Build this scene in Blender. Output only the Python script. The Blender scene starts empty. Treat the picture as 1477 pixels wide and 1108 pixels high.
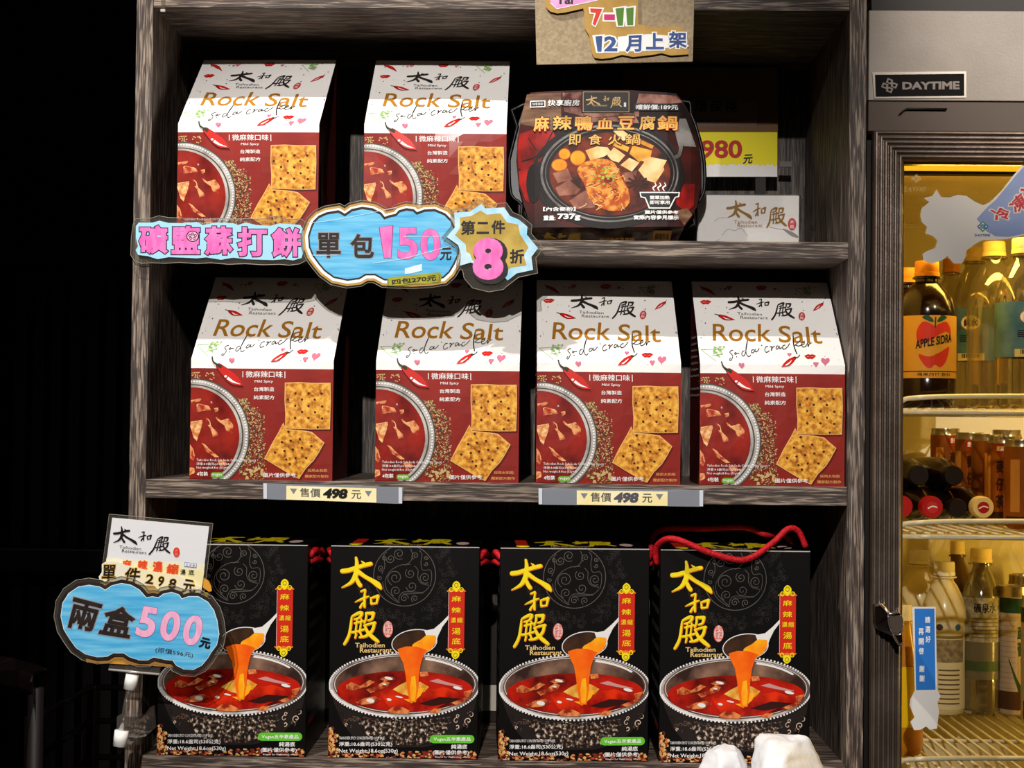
import bpy, bmesh, math, random
import numpy as np
from mathutils import Vector, Matrix
from mathutils.geometry import tessellate_polygon
R = random.Random(7)
SC = bpy.context.scene
COL = SC.collection
# ------------------------------------------------------------------ camera
F_PX = 2280.0
CX, CY, CZ, YAW, PIT, ROL = 0.0479, -1.5917, 0.3393, -0.02, 0.0241, 0.0105
fw = Vector((math.sin(YAW)*math.cos(PIT), math.cos(YAW)*math.cos(PIT), math.sin(PIT)))
rt = Vector((math.cos(YAW), -math.sin(YAW), 0)); up = rt.cross(fw)
r2 = rt*math.cos(ROL)+up*math.sin(ROL); u2 = -rt*math.sin(ROL)+up*math.cos(ROL)
cd = bpy.data.cameras.new('camera'); cam = bpy.data.objects.new('camera', cd); COL.objects.link(cam)
cd.sensor_fit = 'HORIZONTAL'; cd.sensor_width = 36; cd.lens = F_PX/1477*36; cd.clip_start = 0.05
m = Matrix.Identity(4)
for i in range(3):
    m[i][0] = r2[i]; m[i][1] = u2[i]; m[i][2] = -fw[i]
m.translation = (CX, CY, CZ); cam.matrix_world = m
SC.camera = cam
def P(px, py, Y=0.0):
    """point of the world plane y=Y seen at photograph pixel (px,py)"""
    d = fw*F_PX + r2*(px-738.5) - u2*(py-554)
    t = (Y-CY)/d.y
    return Vector((CX+d.x*t, Y, CZ+d.z*t))
# ------------------------------------------------------------------ world, lights, exposure
SC.view_settings.view_transform = 'Standard'
try: SC.view_settings.look = 'None'
except Exception: pass
SC.view_settings.gamma = 1; SC.view_settings.use_curve_mapping = False
SC.view_settings.exposure = 0.0
wd = bpy.data.worlds.new('world'); SC.world = wd; wd.use_nodes = True
wd.node_tree.nodes['Background'].inputs[0].default_value = (0.9, 0.75, 0.65, 1)
wd.node_tree.nodes['Background'].inputs[1].default_value = 0.008
def spot(name, loc, target, power, col, ang, rad, blend=.35):
    l = bpy.data.lights.new(name, 'SPOT'); l.energy = power; l.color = col; l.spot_size = math.radians(ang)
    l.spot_blend = blend; l.shadow_soft_size = rad
    o = bpy.data.objects.new(name, l); COL.objects.link(o); o.location = loc
    o.rotation_euler = (Vector(target)-Vector(loc)).to_track_quat('-Z', 'Y').to_euler()
    return o
spot('ceiling_spot_near', (-.50, -.60, 1.72), (-.16, 0, .22), 98, (1, .95, .88), 50, .016, .8)
spot('ceiling_spot_far', (-0.12, -3.2, 1.72), (-.05, 0, .28), 385, (1, .95, .90), 22, .022, .6)
spot('header_fill_spot', (1.35, -2.2, 1.72), (.72, 0, .84), 400, (1, .90, .80), 17, .03, .6)  # added fill, no known fixture: brightens the cooler header
spot('corner_fill_spot', (-1.0, .15, 1.7), (-.78, 1.2, .0), 14, (.8, .85, 1), 44, .03, .9)  # invented weak spot, lifts the dark chair, rack and screen at left
def area(name, loc, rot, sx, sy, power, col):
    l = bpy.data.lights.new(name, 'AREA'); l.shape = 'RECTANGLE'; l.size = sx; l.size_y = sy; l.energy = power; l.color = col
    o = bpy.data.objects.new(name, l); COL.objects.link(o); o.location = loc; o.rotation_euler = rot
    return o
WARM = (1, .62, .10)
area('cooler_top_light', (.70, .12, .585), (math.radians(-20), 0, 0), .5, .05, 3.3, WARM)
area('cooler_lower_fill', (.965, .10, .10), (0, math.radians(90), math.radians(-30)), .20, .04, 1.9, WARM)  # out-of-view fill added so the lower rack zone is lit
# ------------------------------------------------------------------ helpers
def lin(h):
    h = h.lstrip('#'); c = [int(h[i:i+2], 16)/255 for i in (0, 2, 4)]
    return [x/12.92 if x <= .04045 else ((x+.055)/1.055)**2.4 for x in c]+[1]
MATS = {}
def mat(name, col, rough=.55, metal=0, col2=None, scale=60, bump=0, bscale=None, stretch=(1, 1, 1), coat=0, emit=0, detail=6, contrast=(.35, .65), tex='noise', spec=.2):
    if name in MATS: return MATS[name]
    m = bpy.data.materials.new(name); m.use_nodes = True; nt = m.node_tree; b = nt.nodes['Principled BSDF']
    b.inputs['Base Color'].default_value = lin(col); b.inputs['Roughness'].default_value = rough
    b.inputs['Metallic'].default_value = metal; b.inputs['Coat Weight'].default_value = coat
    b.inputs['Specular IOR Level'].default_value = spec
    b.inputs['Coat Roughness'].default_value = .14
    tc = nt.nodes.new('ShaderNodeTexCoord'); mp = nt.nodes.new('ShaderNodeMapping')
    nt.links.new(tc.outputs['Object'], mp.inputs[0]); mp.inputs['Scale'].default_value = stretch
    if col2:
        if tex == 'voronoi':
            n = nt.nodes.new('ShaderNodeTexVoronoi'); n.inputs['Scale'].default_value = scale; out = n.outputs['Distance']
        elif tex == 'wave':
            n = nt.nodes.new('ShaderNodeTexWave'); n.inputs['Scale'].default_value = scale; n.inputs['Distortion'].default_value = 3
            n.inputs['Detail'].default_value = 3; out = n.outputs['Fac']
        else:
            n = nt.nodes.new('ShaderNodeTexNoise'); n.inputs['Scale'].default_value = scale; n.inputs['Detail'].default_value = detail; out = n.outputs['Fac']
        nt.links.new(mp.outputs[0], n.inputs['Vector'])
        cr = nt.nodes.new('ShaderNodeValToRGB'); cr.color_ramp.elements[0].position = contrast[0]; cr.color_ramp.elements[1].position = contrast[1]
        cr.color_ramp.elements[0].color = lin(col); cr.color_ramp.elements[1].color = lin(col2)
        if isinstance(contrast, tuple) and len(contrast) > 2:
            e = cr.color_ramp.elements.new((contrast[0]+contrast[1])/2); e.color = lin(contrast[2])
        nt.links.new(out, cr.inputs[0]); nt.links.new(cr.outputs[0], b.inputs['Base Color'])
    if bump:
        n2 = nt.nodes.new('ShaderNodeTexNoise'); n2.inputs['Scale'].default_value = bscale or scale; n2.inputs['Detail'].default_value = 3
        nt.links.new(mp.outputs[0], n2.inputs['Vector'])
        bn = nt.nodes.new('ShaderNodeBump'); bn.inputs['Strength'].default_value = bump; bn.inputs['Distance'].default_value = .002
        nt.links.new(n2.outputs['Fac'], bn.inputs['Height']); nt.links.new(bn.outputs[0], b.inputs['Normal'])
    if emit:
        b.inputs['Emission Color'].default_value = lin(col); b.inputs['Emission Strength'].default_value = emit
    MATS[name] = m; return m
def wood(name, axis, dark='#291e19', mid='#4b3b32', light='#968676'):
    m = bpy.data.materials.new(name); m.use_nodes = True; nt = m.node_tree; b = nt.nodes['Principled BSDF']
    tc = nt.nodes.new('ShaderNodeTexCoord')
    def nz(scale, st, detail, dist=0):
        mp = nt.nodes.new('ShaderNodeMapping'); v = [1, 1, 1]; v[axis] = st; mp.inputs['Scale'].default_value = v
        nt.links.new(tc.outputs['Object'], mp.inputs[0])
        n = nt.nodes.new('ShaderNodeTexNoise'); n.inputs['Scale'].default_value = scale; n.inputs['Detail'].default_value = detail
        n.inputs['Distortion'].default_value = dist
        nt.links.new(mp.outputs[0], n.inputs['Vector']); return n.outputs['Fac']
    a = nz(620, .05, 3, .6); c = nz(170, .07, 3, 1.2)
    mx = nt.nodes.new('ShaderNodeMath'); mx.operation = 'MULTIPLY_ADD'; nt.links.new(a, mx.inputs[0]); mx.inputs[1].default_value = .62
    m3 = nt.nodes.new('ShaderNodeMath'); m3.operation = 'MULTIPLY'; nt.links.new(c, m3.inputs[0]); m3.inputs[1].default_value = .38
    nt.links.new(m3.outputs[0], mx.inputs[2])
    cr = nt.nodes.new('ShaderNodeValToRGB'); E = cr.color_ramp.elements
    E[0].position = .42; E[0].color = lin(dark); E[1].position = .60; E[1].color = lin(light)
    e = E.new(.50); e.color = lin(mid)
    nt.links.new(mx.outputs[0], cr.inputs[0]); nt.links.new(cr.outputs[0], b.inputs['Base Color'])
    b.inputs['Roughness'].default_value = .62
    bn = nt.nodes.new('ShaderNodeBump'); bn.inputs['Strength'].default_value = .35; bn.inputs['Distance'].default_value = .0012
    nt.links.new(mx.outputs[0], bn.inputs['Height']); nt.links.new(bn.outputs[0], b.inputs['Normal'])
    return m
def clear(name, tint, gloss=.12, rough=.05, diff=0, dcol='#ffffff', fres=False):
    m = bpy.data.materials.new(name); m.use_nodes = True; nt = m.node_tree
    for n in list(nt.nodes): nt.nodes.remove(n)
    o = nt.nodes.new('ShaderNodeOutputMaterial'); t = nt.nodes.new('ShaderNodeBsdfTransparent'); g = nt.nodes.new('ShaderNodeBsdfGlossy')
    t.inputs[0].default_value = lin(tint); g.inputs['Roughness'].default_value = rough; g.inputs[0].default_value = (1, 1, 1, 1)
    mx = nt.nodes.new('ShaderNodeMixShader'); nt.links.new(t.outputs[0], mx.inputs[1]); nt.links.new(g.outputs[0], mx.inputs[2])
    lw = nt.nodes.new('ShaderNodeLayerWeight'); lw.inputs[0].default_value = .35
    ma = nt.nodes.new('ShaderNodeMath'); ma.operation = 'MULTIPLY_ADD'; nt.links.new(lw.outputs['Fresnel' if fres else 'Facing'], ma.inputs[0])
    ma.inputs[1].default_value = gloss*2; ma.inputs[2].default_value = gloss*.35
    nt.links.new(ma.outputs[0], mx.inputs[0]); last = mx
    if diff:
        d = nt.nodes.new('ShaderNodeBsdfDiffuse'); d.inputs[0].default_value = lin(dcol)
        m2 = nt.nodes.new('ShaderNodeMixShader'); m2.inputs[0].default_value = diff
        nt.links.new(mx.outputs[0], m2.inputs[1]); nt.links.new(d.outputs[0], m2.inputs[2]); last = m2
    nt.links.new(last.outputs[0], o.inputs[0]); return m
def link(name, me, parent=None, loc=None):
    o = bpy.data.objects.new(name, me); COL.objects.link(o)
    if parent is not None: o.parent = parent
    if loc is not None: o.location = loc
    return o
def thing(name, label, cat, loc=(0, 0, 0), rot=(0, 0, 0), group=None):
    o = bpy.data.objects.new(name, None); COL.objects.link(o); o.empty_display_size = .02
    o.location = loc; o.rotation_euler = rot; return tag(o, label, cat, group)
def tag(o, label, cat, group=None):
    o['label'] = label; o['category'] = cat
    if group: o['group'] = group
    return o
def mesh(name, V, Fc, mats, mi=None, smooth=False):
    me = bpy.data.meshes.new(name); me.from_pydata([tuple(v) for v in V], [], Fc)
    for x in (mats if isinstance(mats, (list, tuple)) else [mats]): me.materials.append(x)
    if mi: me.polygons.foreach_set('material_index', mi)
    if smooth: me.polygons.foreach_set('use_smooth', [True]*len(me.polygons))
    me.update(); return me
def box(x0, x1, y0, y1, z0, z1, bev=0):
    bm = bmesh.new(); bmesh.ops.create_cube(bm, size=1)
    for v in bm.verts: v.co = Vector(((x0+x1)/2+v.co.x*(x1-x0), (y0+y1)/2+v.co.y*(y1-y0), (z0+z1)/2+v.co.z*(z1-z0)))
    if bev: bmesh.ops.bevel(bm, geom=list(bm.edges), offset=bev, segments=2, profile=.5, affect='EDGES')
    return bm
def bmobj(name, bm, ma, parent=None, smooth=False):
    me = bpy.data.meshes.new(name); bmesh.ops.recalc_face_normals(bm, faces=bm.faces); bm.to_mesh(me); bm.free()
    for x in (ma if isinstance(ma, (list, tuple)) else [ma]): me.materials.append(x)
    if smooth: me.polygons.foreach_set('use_smooth', [True]*len(me.polygons))
    return link(name, me, parent)
def boxo(name, b, ma, parent=None, bev=0): return bmobj(name, box(*b, bev=bev), ma, parent)
def lathe(name, prof, ma, parent=None, seg=28, loc=(0, 0, 0), axis='z', smooth=True, a0=0, a1=2*math.pi):
    V = []; Fc = []; n = len(prof); full = abs(a1-a0-2*math.pi) < 1e-6; k = seg if full else seg+1
    for i in range(k):
        a = a0+(a1-a0)*i/seg
        for r, z in prof:
            V.append((r*math.cos(a)+loc[0], r*math.sin(a)+loc[1], z+loc[2]))
    for i in range(seg):
        j = (i+1) % k
        for q in range(n-1): Fc.append((i*n+q, j*n+q, j*n+q+1, i*n+q+1))
    me = mesh(name, V, Fc, ma, smooth=smooth); o = link(name, me, parent)
    if smooth:
        try:
            me.set_sharp_from_angle(angle=math.radians(38))
        except Exception: pass
    return o
def catmull(pts, n=5, closed=False):
    pts = [tuple(p) for p in pts]
    if len(pts) < 3 and not closed: n = 1
    out = []; L = len(pts)
    rng = range(L if closed else L-1)
    for i in rng:
        if closed: p0, p1, p2, p3 = (pts[(i+k) % L] for k in (-1, 0, 1, 2))
        else: p0, p1, p2, p3 = pts[max(i-1, 0)], pts[i], pts[i+1], pts[min(i+2, L-1)]
        for k in range(n):
            t = k/n; t2 = t*t; t3 = t2*t
            out.append(tuple(.5*((2*b)+(c-a)*t+(2*a-5*b+4*c-d)*t2+(3*b-a-3*c+d)*t3) for a, b, c, d in zip(p0, p1, p2, p3)))
    if not closed: out.append(pts[-1])
    return out
def tube(name, path, r, ma, parent=None, seg=8, n=6, sm=True, closed=False):
    pts = [Vector(p) for p in (catmull(path, n, closed) if n > 1 else path)]
    V = []; Fc = []; prev = None; L = len(pts)
    for i, p in enumerate(pts):
        d = (pts[(i+1) % L]-pts[i-1]) if closed else (pts[min(i+1, L-1)]-pts[max(i-1, 0)])
        d.normalize()
        if prev is None:
            a = Vector((0, 0, 1)) if abs(d.z) < .9 else Vector((1, 0, 0)); s = d.cross(a).normalized()
        else: s = (prev-d*prev.dot(d)).normalized()
        prev = s; t = d.cross(s)
        for k in range(seg):
            a = 2*math.pi*k/seg; V.append(p+s*(r*math.cos(a))+t*(r*math.sin(a)))
    for i in range(L if closed else L-1):
        j = (i+1) % L
        for k in range(seg): Fc.append((i*seg+k, i*seg+(k+1) % seg, j*seg+(k+1) % seg, j*seg+k))
    if not closed: Fc += [tuple(range(seg))[::-1], tuple(range((L-1)*seg, L*seg))]
    return link(name, mesh(name, V, Fc, ma, smooth=sm), parent)
def copy_tree(o, loc=None, rot=None, label=None):
    c = o.copy(); COL.objects.link(c)
    def kids(a, b):
        for ch in list(a.children):
            d = ch.copy(); COL.objects.link(d); d.parent = b; kids(ch, d)
    kids(o, c)
    if loc is not None: c.location = loc
    if rot is not None: c.rotation_euler = rot
    if label: c['label'] = label
    return c
# ---------- text as flat outlines
_tc = {}
def glyphs(s, fat=0.0, res=3):
    key = (s, round(fat, 4), res)
    if key in _tc: return _tc[key]
    c = bpy.data.curves.new('t', 'FONT'); c.body = s; c.resolution_u = res; c.fill_mode = 'BOTH' if fat else 'FRONT'
    c.dimensions = '2D'
    if fat: c.bevel_depth = fat; c.bevel_resolution = 1 if fat > .04 else 0
    o = bpy.data.objects.new('t', c); COL.objects.link(o); dg = bpy.context.evaluated_depsgraph_get()
    me = bpy.data.meshes.new_from_object(o.evaluated_get(dg))
    V = [(v.co.x, v.co.y) for v in me.vertices]; Fc = [tuple(p.vertices) for p in me.polygons]
    Zs = [v.co.z for v in me.vertices]
    if fat:   # keep the front half only
        Fc = [f for f in Fc if sum(Zs[i] for i in f) >= -1e-6]
    bpy.data.objects.remove(o); bpy.data.meshes.remove(me); bpy.data.curves.remove(c)
    xs = [v[0] for v in V] or [0, 1]; ys = [v[1] for v in V] or [0, 1]
    _tc[key] = (V, Fc, (min(xs), min(ys), max(xs), max(ys)), Zs if fat else None)
    return _tc[key]
def homog(src, dst):
    A = []; B = []
    for (x, y), (u, v) in zip(src, dst):
        A.append([x, y, 1, 0, 0, 0, -u*x, -u*y]); B.append(u)
        A.append([0, 0, 0, x, y, 1, -v*x, -v*y]); B.append(v)
    h = np.linalg.solve(np.array(A, float), np.array(B, float))
    def f(x, y):
        w = h[6]*x+h[7]*y+1
        return ((h[0]*x+h[1]*y+h[2])/w, (h[3]*x+h[4]*y+h[5])/w)
    return f
LAY = 1.3e-4
class Art:
    """flat printed shapes, measured on a blown-up crop of the print, laid on a surface as thin parts"""
    def __init__(s, mapf, surf, clip=None, cutx=(), cuts=()):
        s.mapf = mapf; s.surf = surf; s.clip = clip; s.cutx = cutx; s.cuts = cuts; s.parts = {}; s.k = 0; s.u = 1.0; s.crop(0, 0, 1)
    def crop(s, x0, y0, sc): s.c = (x0, y0, sc); return s
    def xy(s, p):
        x0, y0, sc = s.c; return s.mapf(x0+p[0]/sc, y0+p[1]/sc)
    def prim(s, part, ma, pts, faces, layer, lift=None):
        s.k = (s.k+1) % 11; off = layer*LAY+s.k*9e-6
        q = [s.xy(p) for p in pts]
        s.parts.setdefault(part, []).append((q, faces, ma, off, lift))
    def poly(s, part, ma, pts, layer=1, smooth=0, closed=True):
        if smooth: pts = catmull(pts, smooth, True)
        tri = tessellate_polygon([[Vector((p[0], p[1], 0)) for p in pts]])
        s.prim(part, ma, pts, [tuple(t) for t in tri], layer)
    def ell(s, part, ma, cx, cy, rx, ry, layer=1, n=20, rot=0, a0=0):
        c, d = math.cos(rot), math.sin(rot)
        pts = [(cx+rx*math.cos(a)*c-ry*math.sin(a)*d, cy+rx*math.cos(a)*d+ry*math.sin(a)*c) for a in (a0+2*math.pi*i/n for i in range(n))]
        s.prim(part, ma, pts, [tuple(range(n))], layer)
    def ring(s, part, ma, cx, cy, rx, ry, w, layer=1, n=60, a0=0, a1=2*math.pi):
        pts = []; fc = []
        for i in range(n+1):
            a = a0+(a1-a0)*i/n; c, d = math.cos(a), math.sin(a)
            pts += [(cx+(rx-w/2)*c, cy+(ry-w/2)*d), (cx+(rx+w/2)*c, cy+(ry+w/2)*d)]
        for i in range(n): fc.append((2*i, 2*i+1, 2*i+3, 2*i+2))
        s.prim(part, ma, pts, fc, layer)
    def rib(s, part, ma, pts, layer=1, w=None, n=4, cap=True, grow=0):
        """brush stroke; pts (x,y[,w])"""
        P3 = [(p[0], p[1], (p[2] if len(p) > 2 else w)+grow) for p in pts]
        Q = catmull(P3, n) if len(P3) > 2 else P3
        V = []; Fc = []; L = len(Q)
        for i, q in enumerate(Q):
            a = Q[max(i-1, 0)]; b = Q[min(i+1, L-1)]
            dx, dy = b[0]-a[0], b[1]-a[1]; l = math.hypot(dx, dy) or 1; nx, ny = -dy/l, dx/l; h = max(q[2], .4*s.u)/2
            V += [(q[0]+nx*h, q[1]+ny*h), (q[0]-nx*h, q[1]-ny*h)]
        for i in range(L-1): Fc.append((2*i, 2*i+1, 2*i+3, 2*i+2))
        s.prim(part, ma, V, Fc, layer)
        if cap:
            for q in (Q[0], Q[-1]):
                if q[2] > 3*s.u: s.ell(part, ma, q[0], q[1], q[2]/2, q[2]/2, layer, 8)
    def rect(s, part, ma, x0, y0, x1, y1, layer=1): s.prim(part, ma, [(x0, y0), (x1, y0), (x1, y1), (x0, y1)], [(0, 1, 2, 3)], layer)
    def text(s, part, ma, t, box, layer=2, bold=0.0, fat=0.0, shear=0, res=3, refb=None):
        """box: (x0,y0,x1,y1) or four corners TL TR BR BL, fitted to the glyph outline (bold included, fat grows past it)"""
        bold = max(0, bold)
        if part.split('#')[0] in ('flavour_print', 'net_weight_print', 'caution_print', 'weight_print', 'plaque_print'): bold *= .45
        V, Fc, bb, Zs = glyphs(t, bold+fat, res)
        rb = glyphs(t, bold if refb is None else refb, res)[2]
        if len(box) == 4 and not isinstance(box[0], tuple):
            x0, y0, x1, y1 = box; box = [(x0, y0), (x1, y0), (x1, y1), (x0, y1)]
        A, B, C, D = box; pts = []
        for x, y in V:
            u = (x-rb[0])/(rb[2]-rb[0]); v = 1-(y-rb[1])/((rb[3]-rb[1]) or 1); u += shear*(.5-v)
            pts.append(tuple((1-u)*(1-v)*A[i]+u*(1-v)*B[i]+u*v*C[i]+(1-u)*v*D[i] for i in (0, 1)))
        lift = None
        if Zs: mz = max(Zs) or 1; lift = [max(0, z)/mz*2.5e-5 for z in Zs]
        s.prim(part, ma, pts, Fc, layer, lift)
    def txo(s, part, ma, mo, t, box, layer=2, bold=0.0, o=.03, **k):
        """outlined text"""
        s.text(part, mo, t, box, layer, bold, o, **k)
        s.text(part, ma, t, box, layer+1, bold, **k)
    def build(s, parent, names=None):
        made = {}
        for part, prims in s.parts.items():
            bm = bmesh.new(); mats = []
            for q, faces, ma, off, lift in prims:
                if ma not in mats: mats.append(ma)
                mi = mats.index(ma); vs = [bm.verts.new((p[0], p[1], off+(lift[i] if lift else 0))) for i, p in enumerate(q)]
                for f in faces:
                    if len(set(f)) < 3: continue
                    try: fc = bm.faces.new([vs[i] for i in f])
                    except ValueError: continue
                    fc.material_index = mi
            def cut(co, no, clear=False):
                g = list(bm.verts)+list(bm.edges)+list(bm.faces)
                bmesh.ops.bisect_plane(bm, geom=g, dist=1e-7, plane_co=co, plane_no=no, clear_outer=clear)
            if s.clip:
                x0, x1, s0, s1 = s.clip
                xs = [v.co.x for v in bm.verts]; ys = [v.co.y for v in bm.verts]
                if min(xs) < x0: cut((x0, 0, 0), (-1, 0, 0), True)
                if max(xs) > x1: cut((x1, 0, 0), (1, 0, 0), True)
                if min(ys) < s0: cut((0, s0, 0), (0, -1, 0), True)
                if max(ys) > s1: cut((0, s1, 0), (0, 1, 0), True)
            if bm.verts:
                xs = [v.co.x for v in bm.verts]; ys = [v.co.y for v in bm.verts]
                for c in s.cutx:
                    if min(xs) < c < max(xs): cut((c, 0, 0), (1, 0, 0))
                for c in s.cuts:
                    if min(ys) < c < max(ys): cut((0, c, 0), (0, 1, 0))
            lo = [v for v in bm.verts if not v.link_faces]
            for v in lo: bm.verts.remove(v)
            for v in bm.verts: v.co = Vector(s.surf(v.co.x, v.co.y, v.co.z))
            part = part.split('#')[0]; me = bpy.data.meshes.new(part); bm.to_mesh(me); bm.free()
            for x in mats: me.materials.append(x)
            if len(me.polygons) == 0: continue
            made[part] = link(part, me, parent)
            if part in ('pepper_print', 'dot_print', 'spice_print'): made[part]['kind'] = 'stuff'
        return made
def offset_poly(pts, d):
    """grow a closed outline by d"""
    n = len(pts); ar = sum(pts[i][0]*pts[(i+1) % n][1]-pts[(i+1) % n][0]*pts[i][1] for i in range(n)); sg = 1 if ar > 0 else -1
    out = []
    for i in range(n):
        a, b, c = pts[i-1], pts[i], pts[(i+1) % n]
        n1 = (b[1]-a[1], a[0]-b[0]); n2 = (c[1]-b[1], b[0]-c[0]); l1 = math.hypot(*n1) or 1; l2 = math.hypot(*n2) or 1
        nx = n1[0]/l1+n2[0]/l2; ny = n1[1]/l1+n2[1]/l2; l = math.hypot(nx, ny) or 1
        k = min(1.6, 1/max(.3, l/2))
        out.append((b[0]+sg*nx/l*d*k, b[1]+sg*ny/l*d*k))
    return out
def slab(name, outline_w, th, ma, parent=None):
    """thick sheet from a closed outline of world points, extruded back along +y"""
    n = len(outline_w); tri = tessellate_polygon([[Vector((p[0], p[2], 0)) for p in outline_w]])
    V = [tuple(p) for p in outline_w]+[(p[0], p[1]+th, p[2]) for p in outline_w]
    Fc = [tuple(t) for t in tri]+[tuple(i+n for i in t[::-1]) for t in tri]+[(i, (i+1) % n, (i+1) % n+n, i+n) for i in range(n)]
    return link(name, mesh(name, V, Fc, ma), parent)
def plane_art(Y, **k):
    def mp(px, py):
        p = P(px, py, Y); return (p.x, p.z)
    return Art(mp, lambda x, z, o: (x, Y-o, z), **k)
# strokes of the brush-written name (three characters), unit frame = measured crop units
BR_TAI = [[(60, 205, 48), (130, 196, 50), (220, 166, 44), (300, 142, 44), (362, 128, 44)], [(262, 98, 10), (285, 118, 26), (300, 135, 30)],
          [(205, 62, 26), (214, 120, 40), (212, 200, 55), (196, 265, 55), (150, 330, 38), (58, 380, 12)],
          [(215, 200, 50), (300, 262, 42), (380, 308, 48), (440, 350, 60), (470, 388, 30)], [(215, 290, 40), (232, 328, 44), (254, 358, 44)]]
BR_HE = [[(262, 416, 22), (304, 400, 26)], [(308, 405, 20), (300, 450, 24), (298, 500, 28), (300, 582, 26)], [(196, 530, 8), (250, 506, 24), (300, 484, 28), (346, 468, 14)],
         [(300, 520, 22), (270, 558, 26), (254, 586, 28)], [(366, 486, 20), (372, 548, 26)], [(366, 488, 20), (444, 464, 34)], [(444, 466, 32), (428, 540, 24)], [(372, 548, 24), (428, 542, 20)]]
BR_DIAN = [[(165, 690, 22), (155, 780, 30), (140, 870, 32), (112, 936, 34), (88, 974, 30)], [(172, 678, 24), (225, 650, 34), (272, 640, 38), (252, 690, 28), (192, 712, 20)],
           [(195, 752, 22), (290, 728, 24)], [(222, 712, 20), (206, 856, 22)], [(268, 708, 20), (252, 850, 22)], [(170, 848, 28), (232, 838, 24), (300, 818, 26)], [(214, 868, 24), (204, 908, 22)], [(258, 850, 22), (276, 900, 26)],
           [(318, 644, 24), (318, 700, 26), (300, 752, 20)], [(318, 646, 28), (396, 646, 40)], [(396, 650, 36), (382, 706, 28), (340, 722, 20)],
           [(300, 778, 24), (360, 758, 26), (414, 748, 34)], [(408, 752, 32), (386, 830, 34), (320, 888, 32), (250, 902, 22)], [(308, 784, 26), (340, 852, 38), (400, 908, 44), (448, 946, 34)]]
BBOX = {'t': (50, 45, 482, 402), 'h': (190, 390, 462, 600), 'd': (75, 625, 455, 992)}
def brush(art, part, ma, which, box, layer=2, grow=0):
    """box: TL,TR,BR,BL or x0,y0,x1,y1"""
    st = {'t': BR_TAI, 'h': BR_HE, 'd': BR_DIAN}[which]; b = BBOX[which]
    if not isinstance(box[0], tuple):
        x0, y0, x1, y1 = box; box = [(x0, y0), (x1, y0), (x1, y1), (x0, y1)]
    A, B, C, D = box; sw = (math.hypot(B[0]-A[0], B[1]-A[1])/(b[2]-b[0])+math.hypot(D[0]-A[0], D[1]-A[1])/(b[3]-b[1]))/2
    for s in st:
        q = []
        for x, y, w in s:
            u = (x-b[0])/(b[2]-b[0]); v = (y-b[1])/(b[3]-b[1])
            q.append(tuple((1-u)*(1-v)*A[i]+u*(1-v)*B[i]+u*v*C[i]+(1-u)*v*D[i] for i in (0, 1))+(w*sw+grow,))
        art.rib(part, ma, q, layer, n=3)
def seal(art, part, ma, mi, x, y, w, h, layer=2, rot=0):
    art.ell(part, ma, x, y, w/2, h/2, layer, 14, rot)
    for t, dy in (('太', -.2), ('殿', .2)):
        art.text(part, mi, t, (x-w*.26, y+h*dy-h*.15, x+w*.26, y+h*dy+h*.15), layer+1, res=1)
# ------------------------------------------------------------------ materials
WV = wood('dark_oak_laminate_upright', 2); WH = wood('dark_oak_laminate_shelf', 0)
WB = wood('dark_oak_laminate_back', 2, '#1d1714', '#3a302b', '#6a5e55')
K = mat('print_black', '#15100f', .45); KG = mat('print_soft_black', '#2b2523', .5)
WHT = mat('print_white', '#f2efec', .5); BLK = mat('void_black', '#060505', .8)
# ------------------------------------------------------------------ STRUCTURE
def struct(o): o['kind'] = 'structure'; return o
FLOORZ = -1.12
struct(boxo('floor', (-3.2, 3.0, -4.2, 2.6, FLOORZ-.05, FLOORZ), mat('floor_tile', '#1a1614', .5, col2='#241f1c', scale=8)))
DARKW = mat('near_black_stained_wood', '#0e0a0a', .55, col2='#171010', scale=40, stretch=(8, 8, .5))
wb = struct(boxo('wall_back', (-3.2, 3.0, 1.62, 1.72, FLOORZ, 2.3), mat('dark_wall_paint', '#0d0909', .7)))
x0 = P(18, 500, 1.55).x; x1 = -.39
za = P(60, 352, 1.55).z; zb = P(60, 386, 1.55).z; zc = P(60, 790, 1.55).z; zd = P(60, 826, 1.55).z; ze = FLOORZ+.02
struct(boxo('trim_1', (x0-1.2, x1+.5, 1.53, 1.61, zb, za), DARKW, bev=.004))
struct(boxo('trim_2', (x0-.02, x1+.5, 1.53, 1.61, zd, zc), DARKW, bev=.004))
struct(boxo('trim_3', (x0-.10, x0-.02, 1.52, 1.61, ze, zb-.002), DARKW, bev=.004))
scr = thing('slatted_screen', 'near-black wooden screen of upright slats far behind left of the shelving', 'screen', (0, 1.575, 0))
sl = None; k = 0; x = x0+.004
while x < x1+.46:
    for (a, b) in ((zc+.002, zb-.002), (ze, zd-.002)):
        o = boxo('slat', (x, x+.022, -.02, .02, a, b), DARKW, scr)
    x += .0365
# ------------------------------------------------------------------ SHELVING UNIT
W = .706; TS = .0172; DEP = .27
ZT, Z1, Z1B, Z2, Z2B, Z3 = .7577, .5237, .5069, .2778, .2587, 0.0
su = thing('shelving_unit', 'dark grey-brown wood-grain shelving unit holding all the food packs', 'shelf', (0, 0, FLOORZ))
def sb(name, b, ma):
    o = boxo(name, (b[0], b[1], b[2], b[3], b[4]-FLOORZ, b[5]-FLOORZ), ma, su, bev=.0006); return o
sb('upright', (-W/2-TS, -W/2, 0, DEP, FLOORZ, 1.15), WV); sb('upright', (W/2, W/2+TS, 0, DEP, FLOORZ, 1.15), WV)
sb('top_board', (-W/2, W/2, 0.0005, DEP, ZT, ZT+.018), WH)
sb('shelf_board', (-W/2, W/2, 0.0005, DEP, Z1B, Z1), WH); sb('shelf_board', (-W/2, W/2, 0.0005, DEP, Z2B, Z2), WH)
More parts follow.
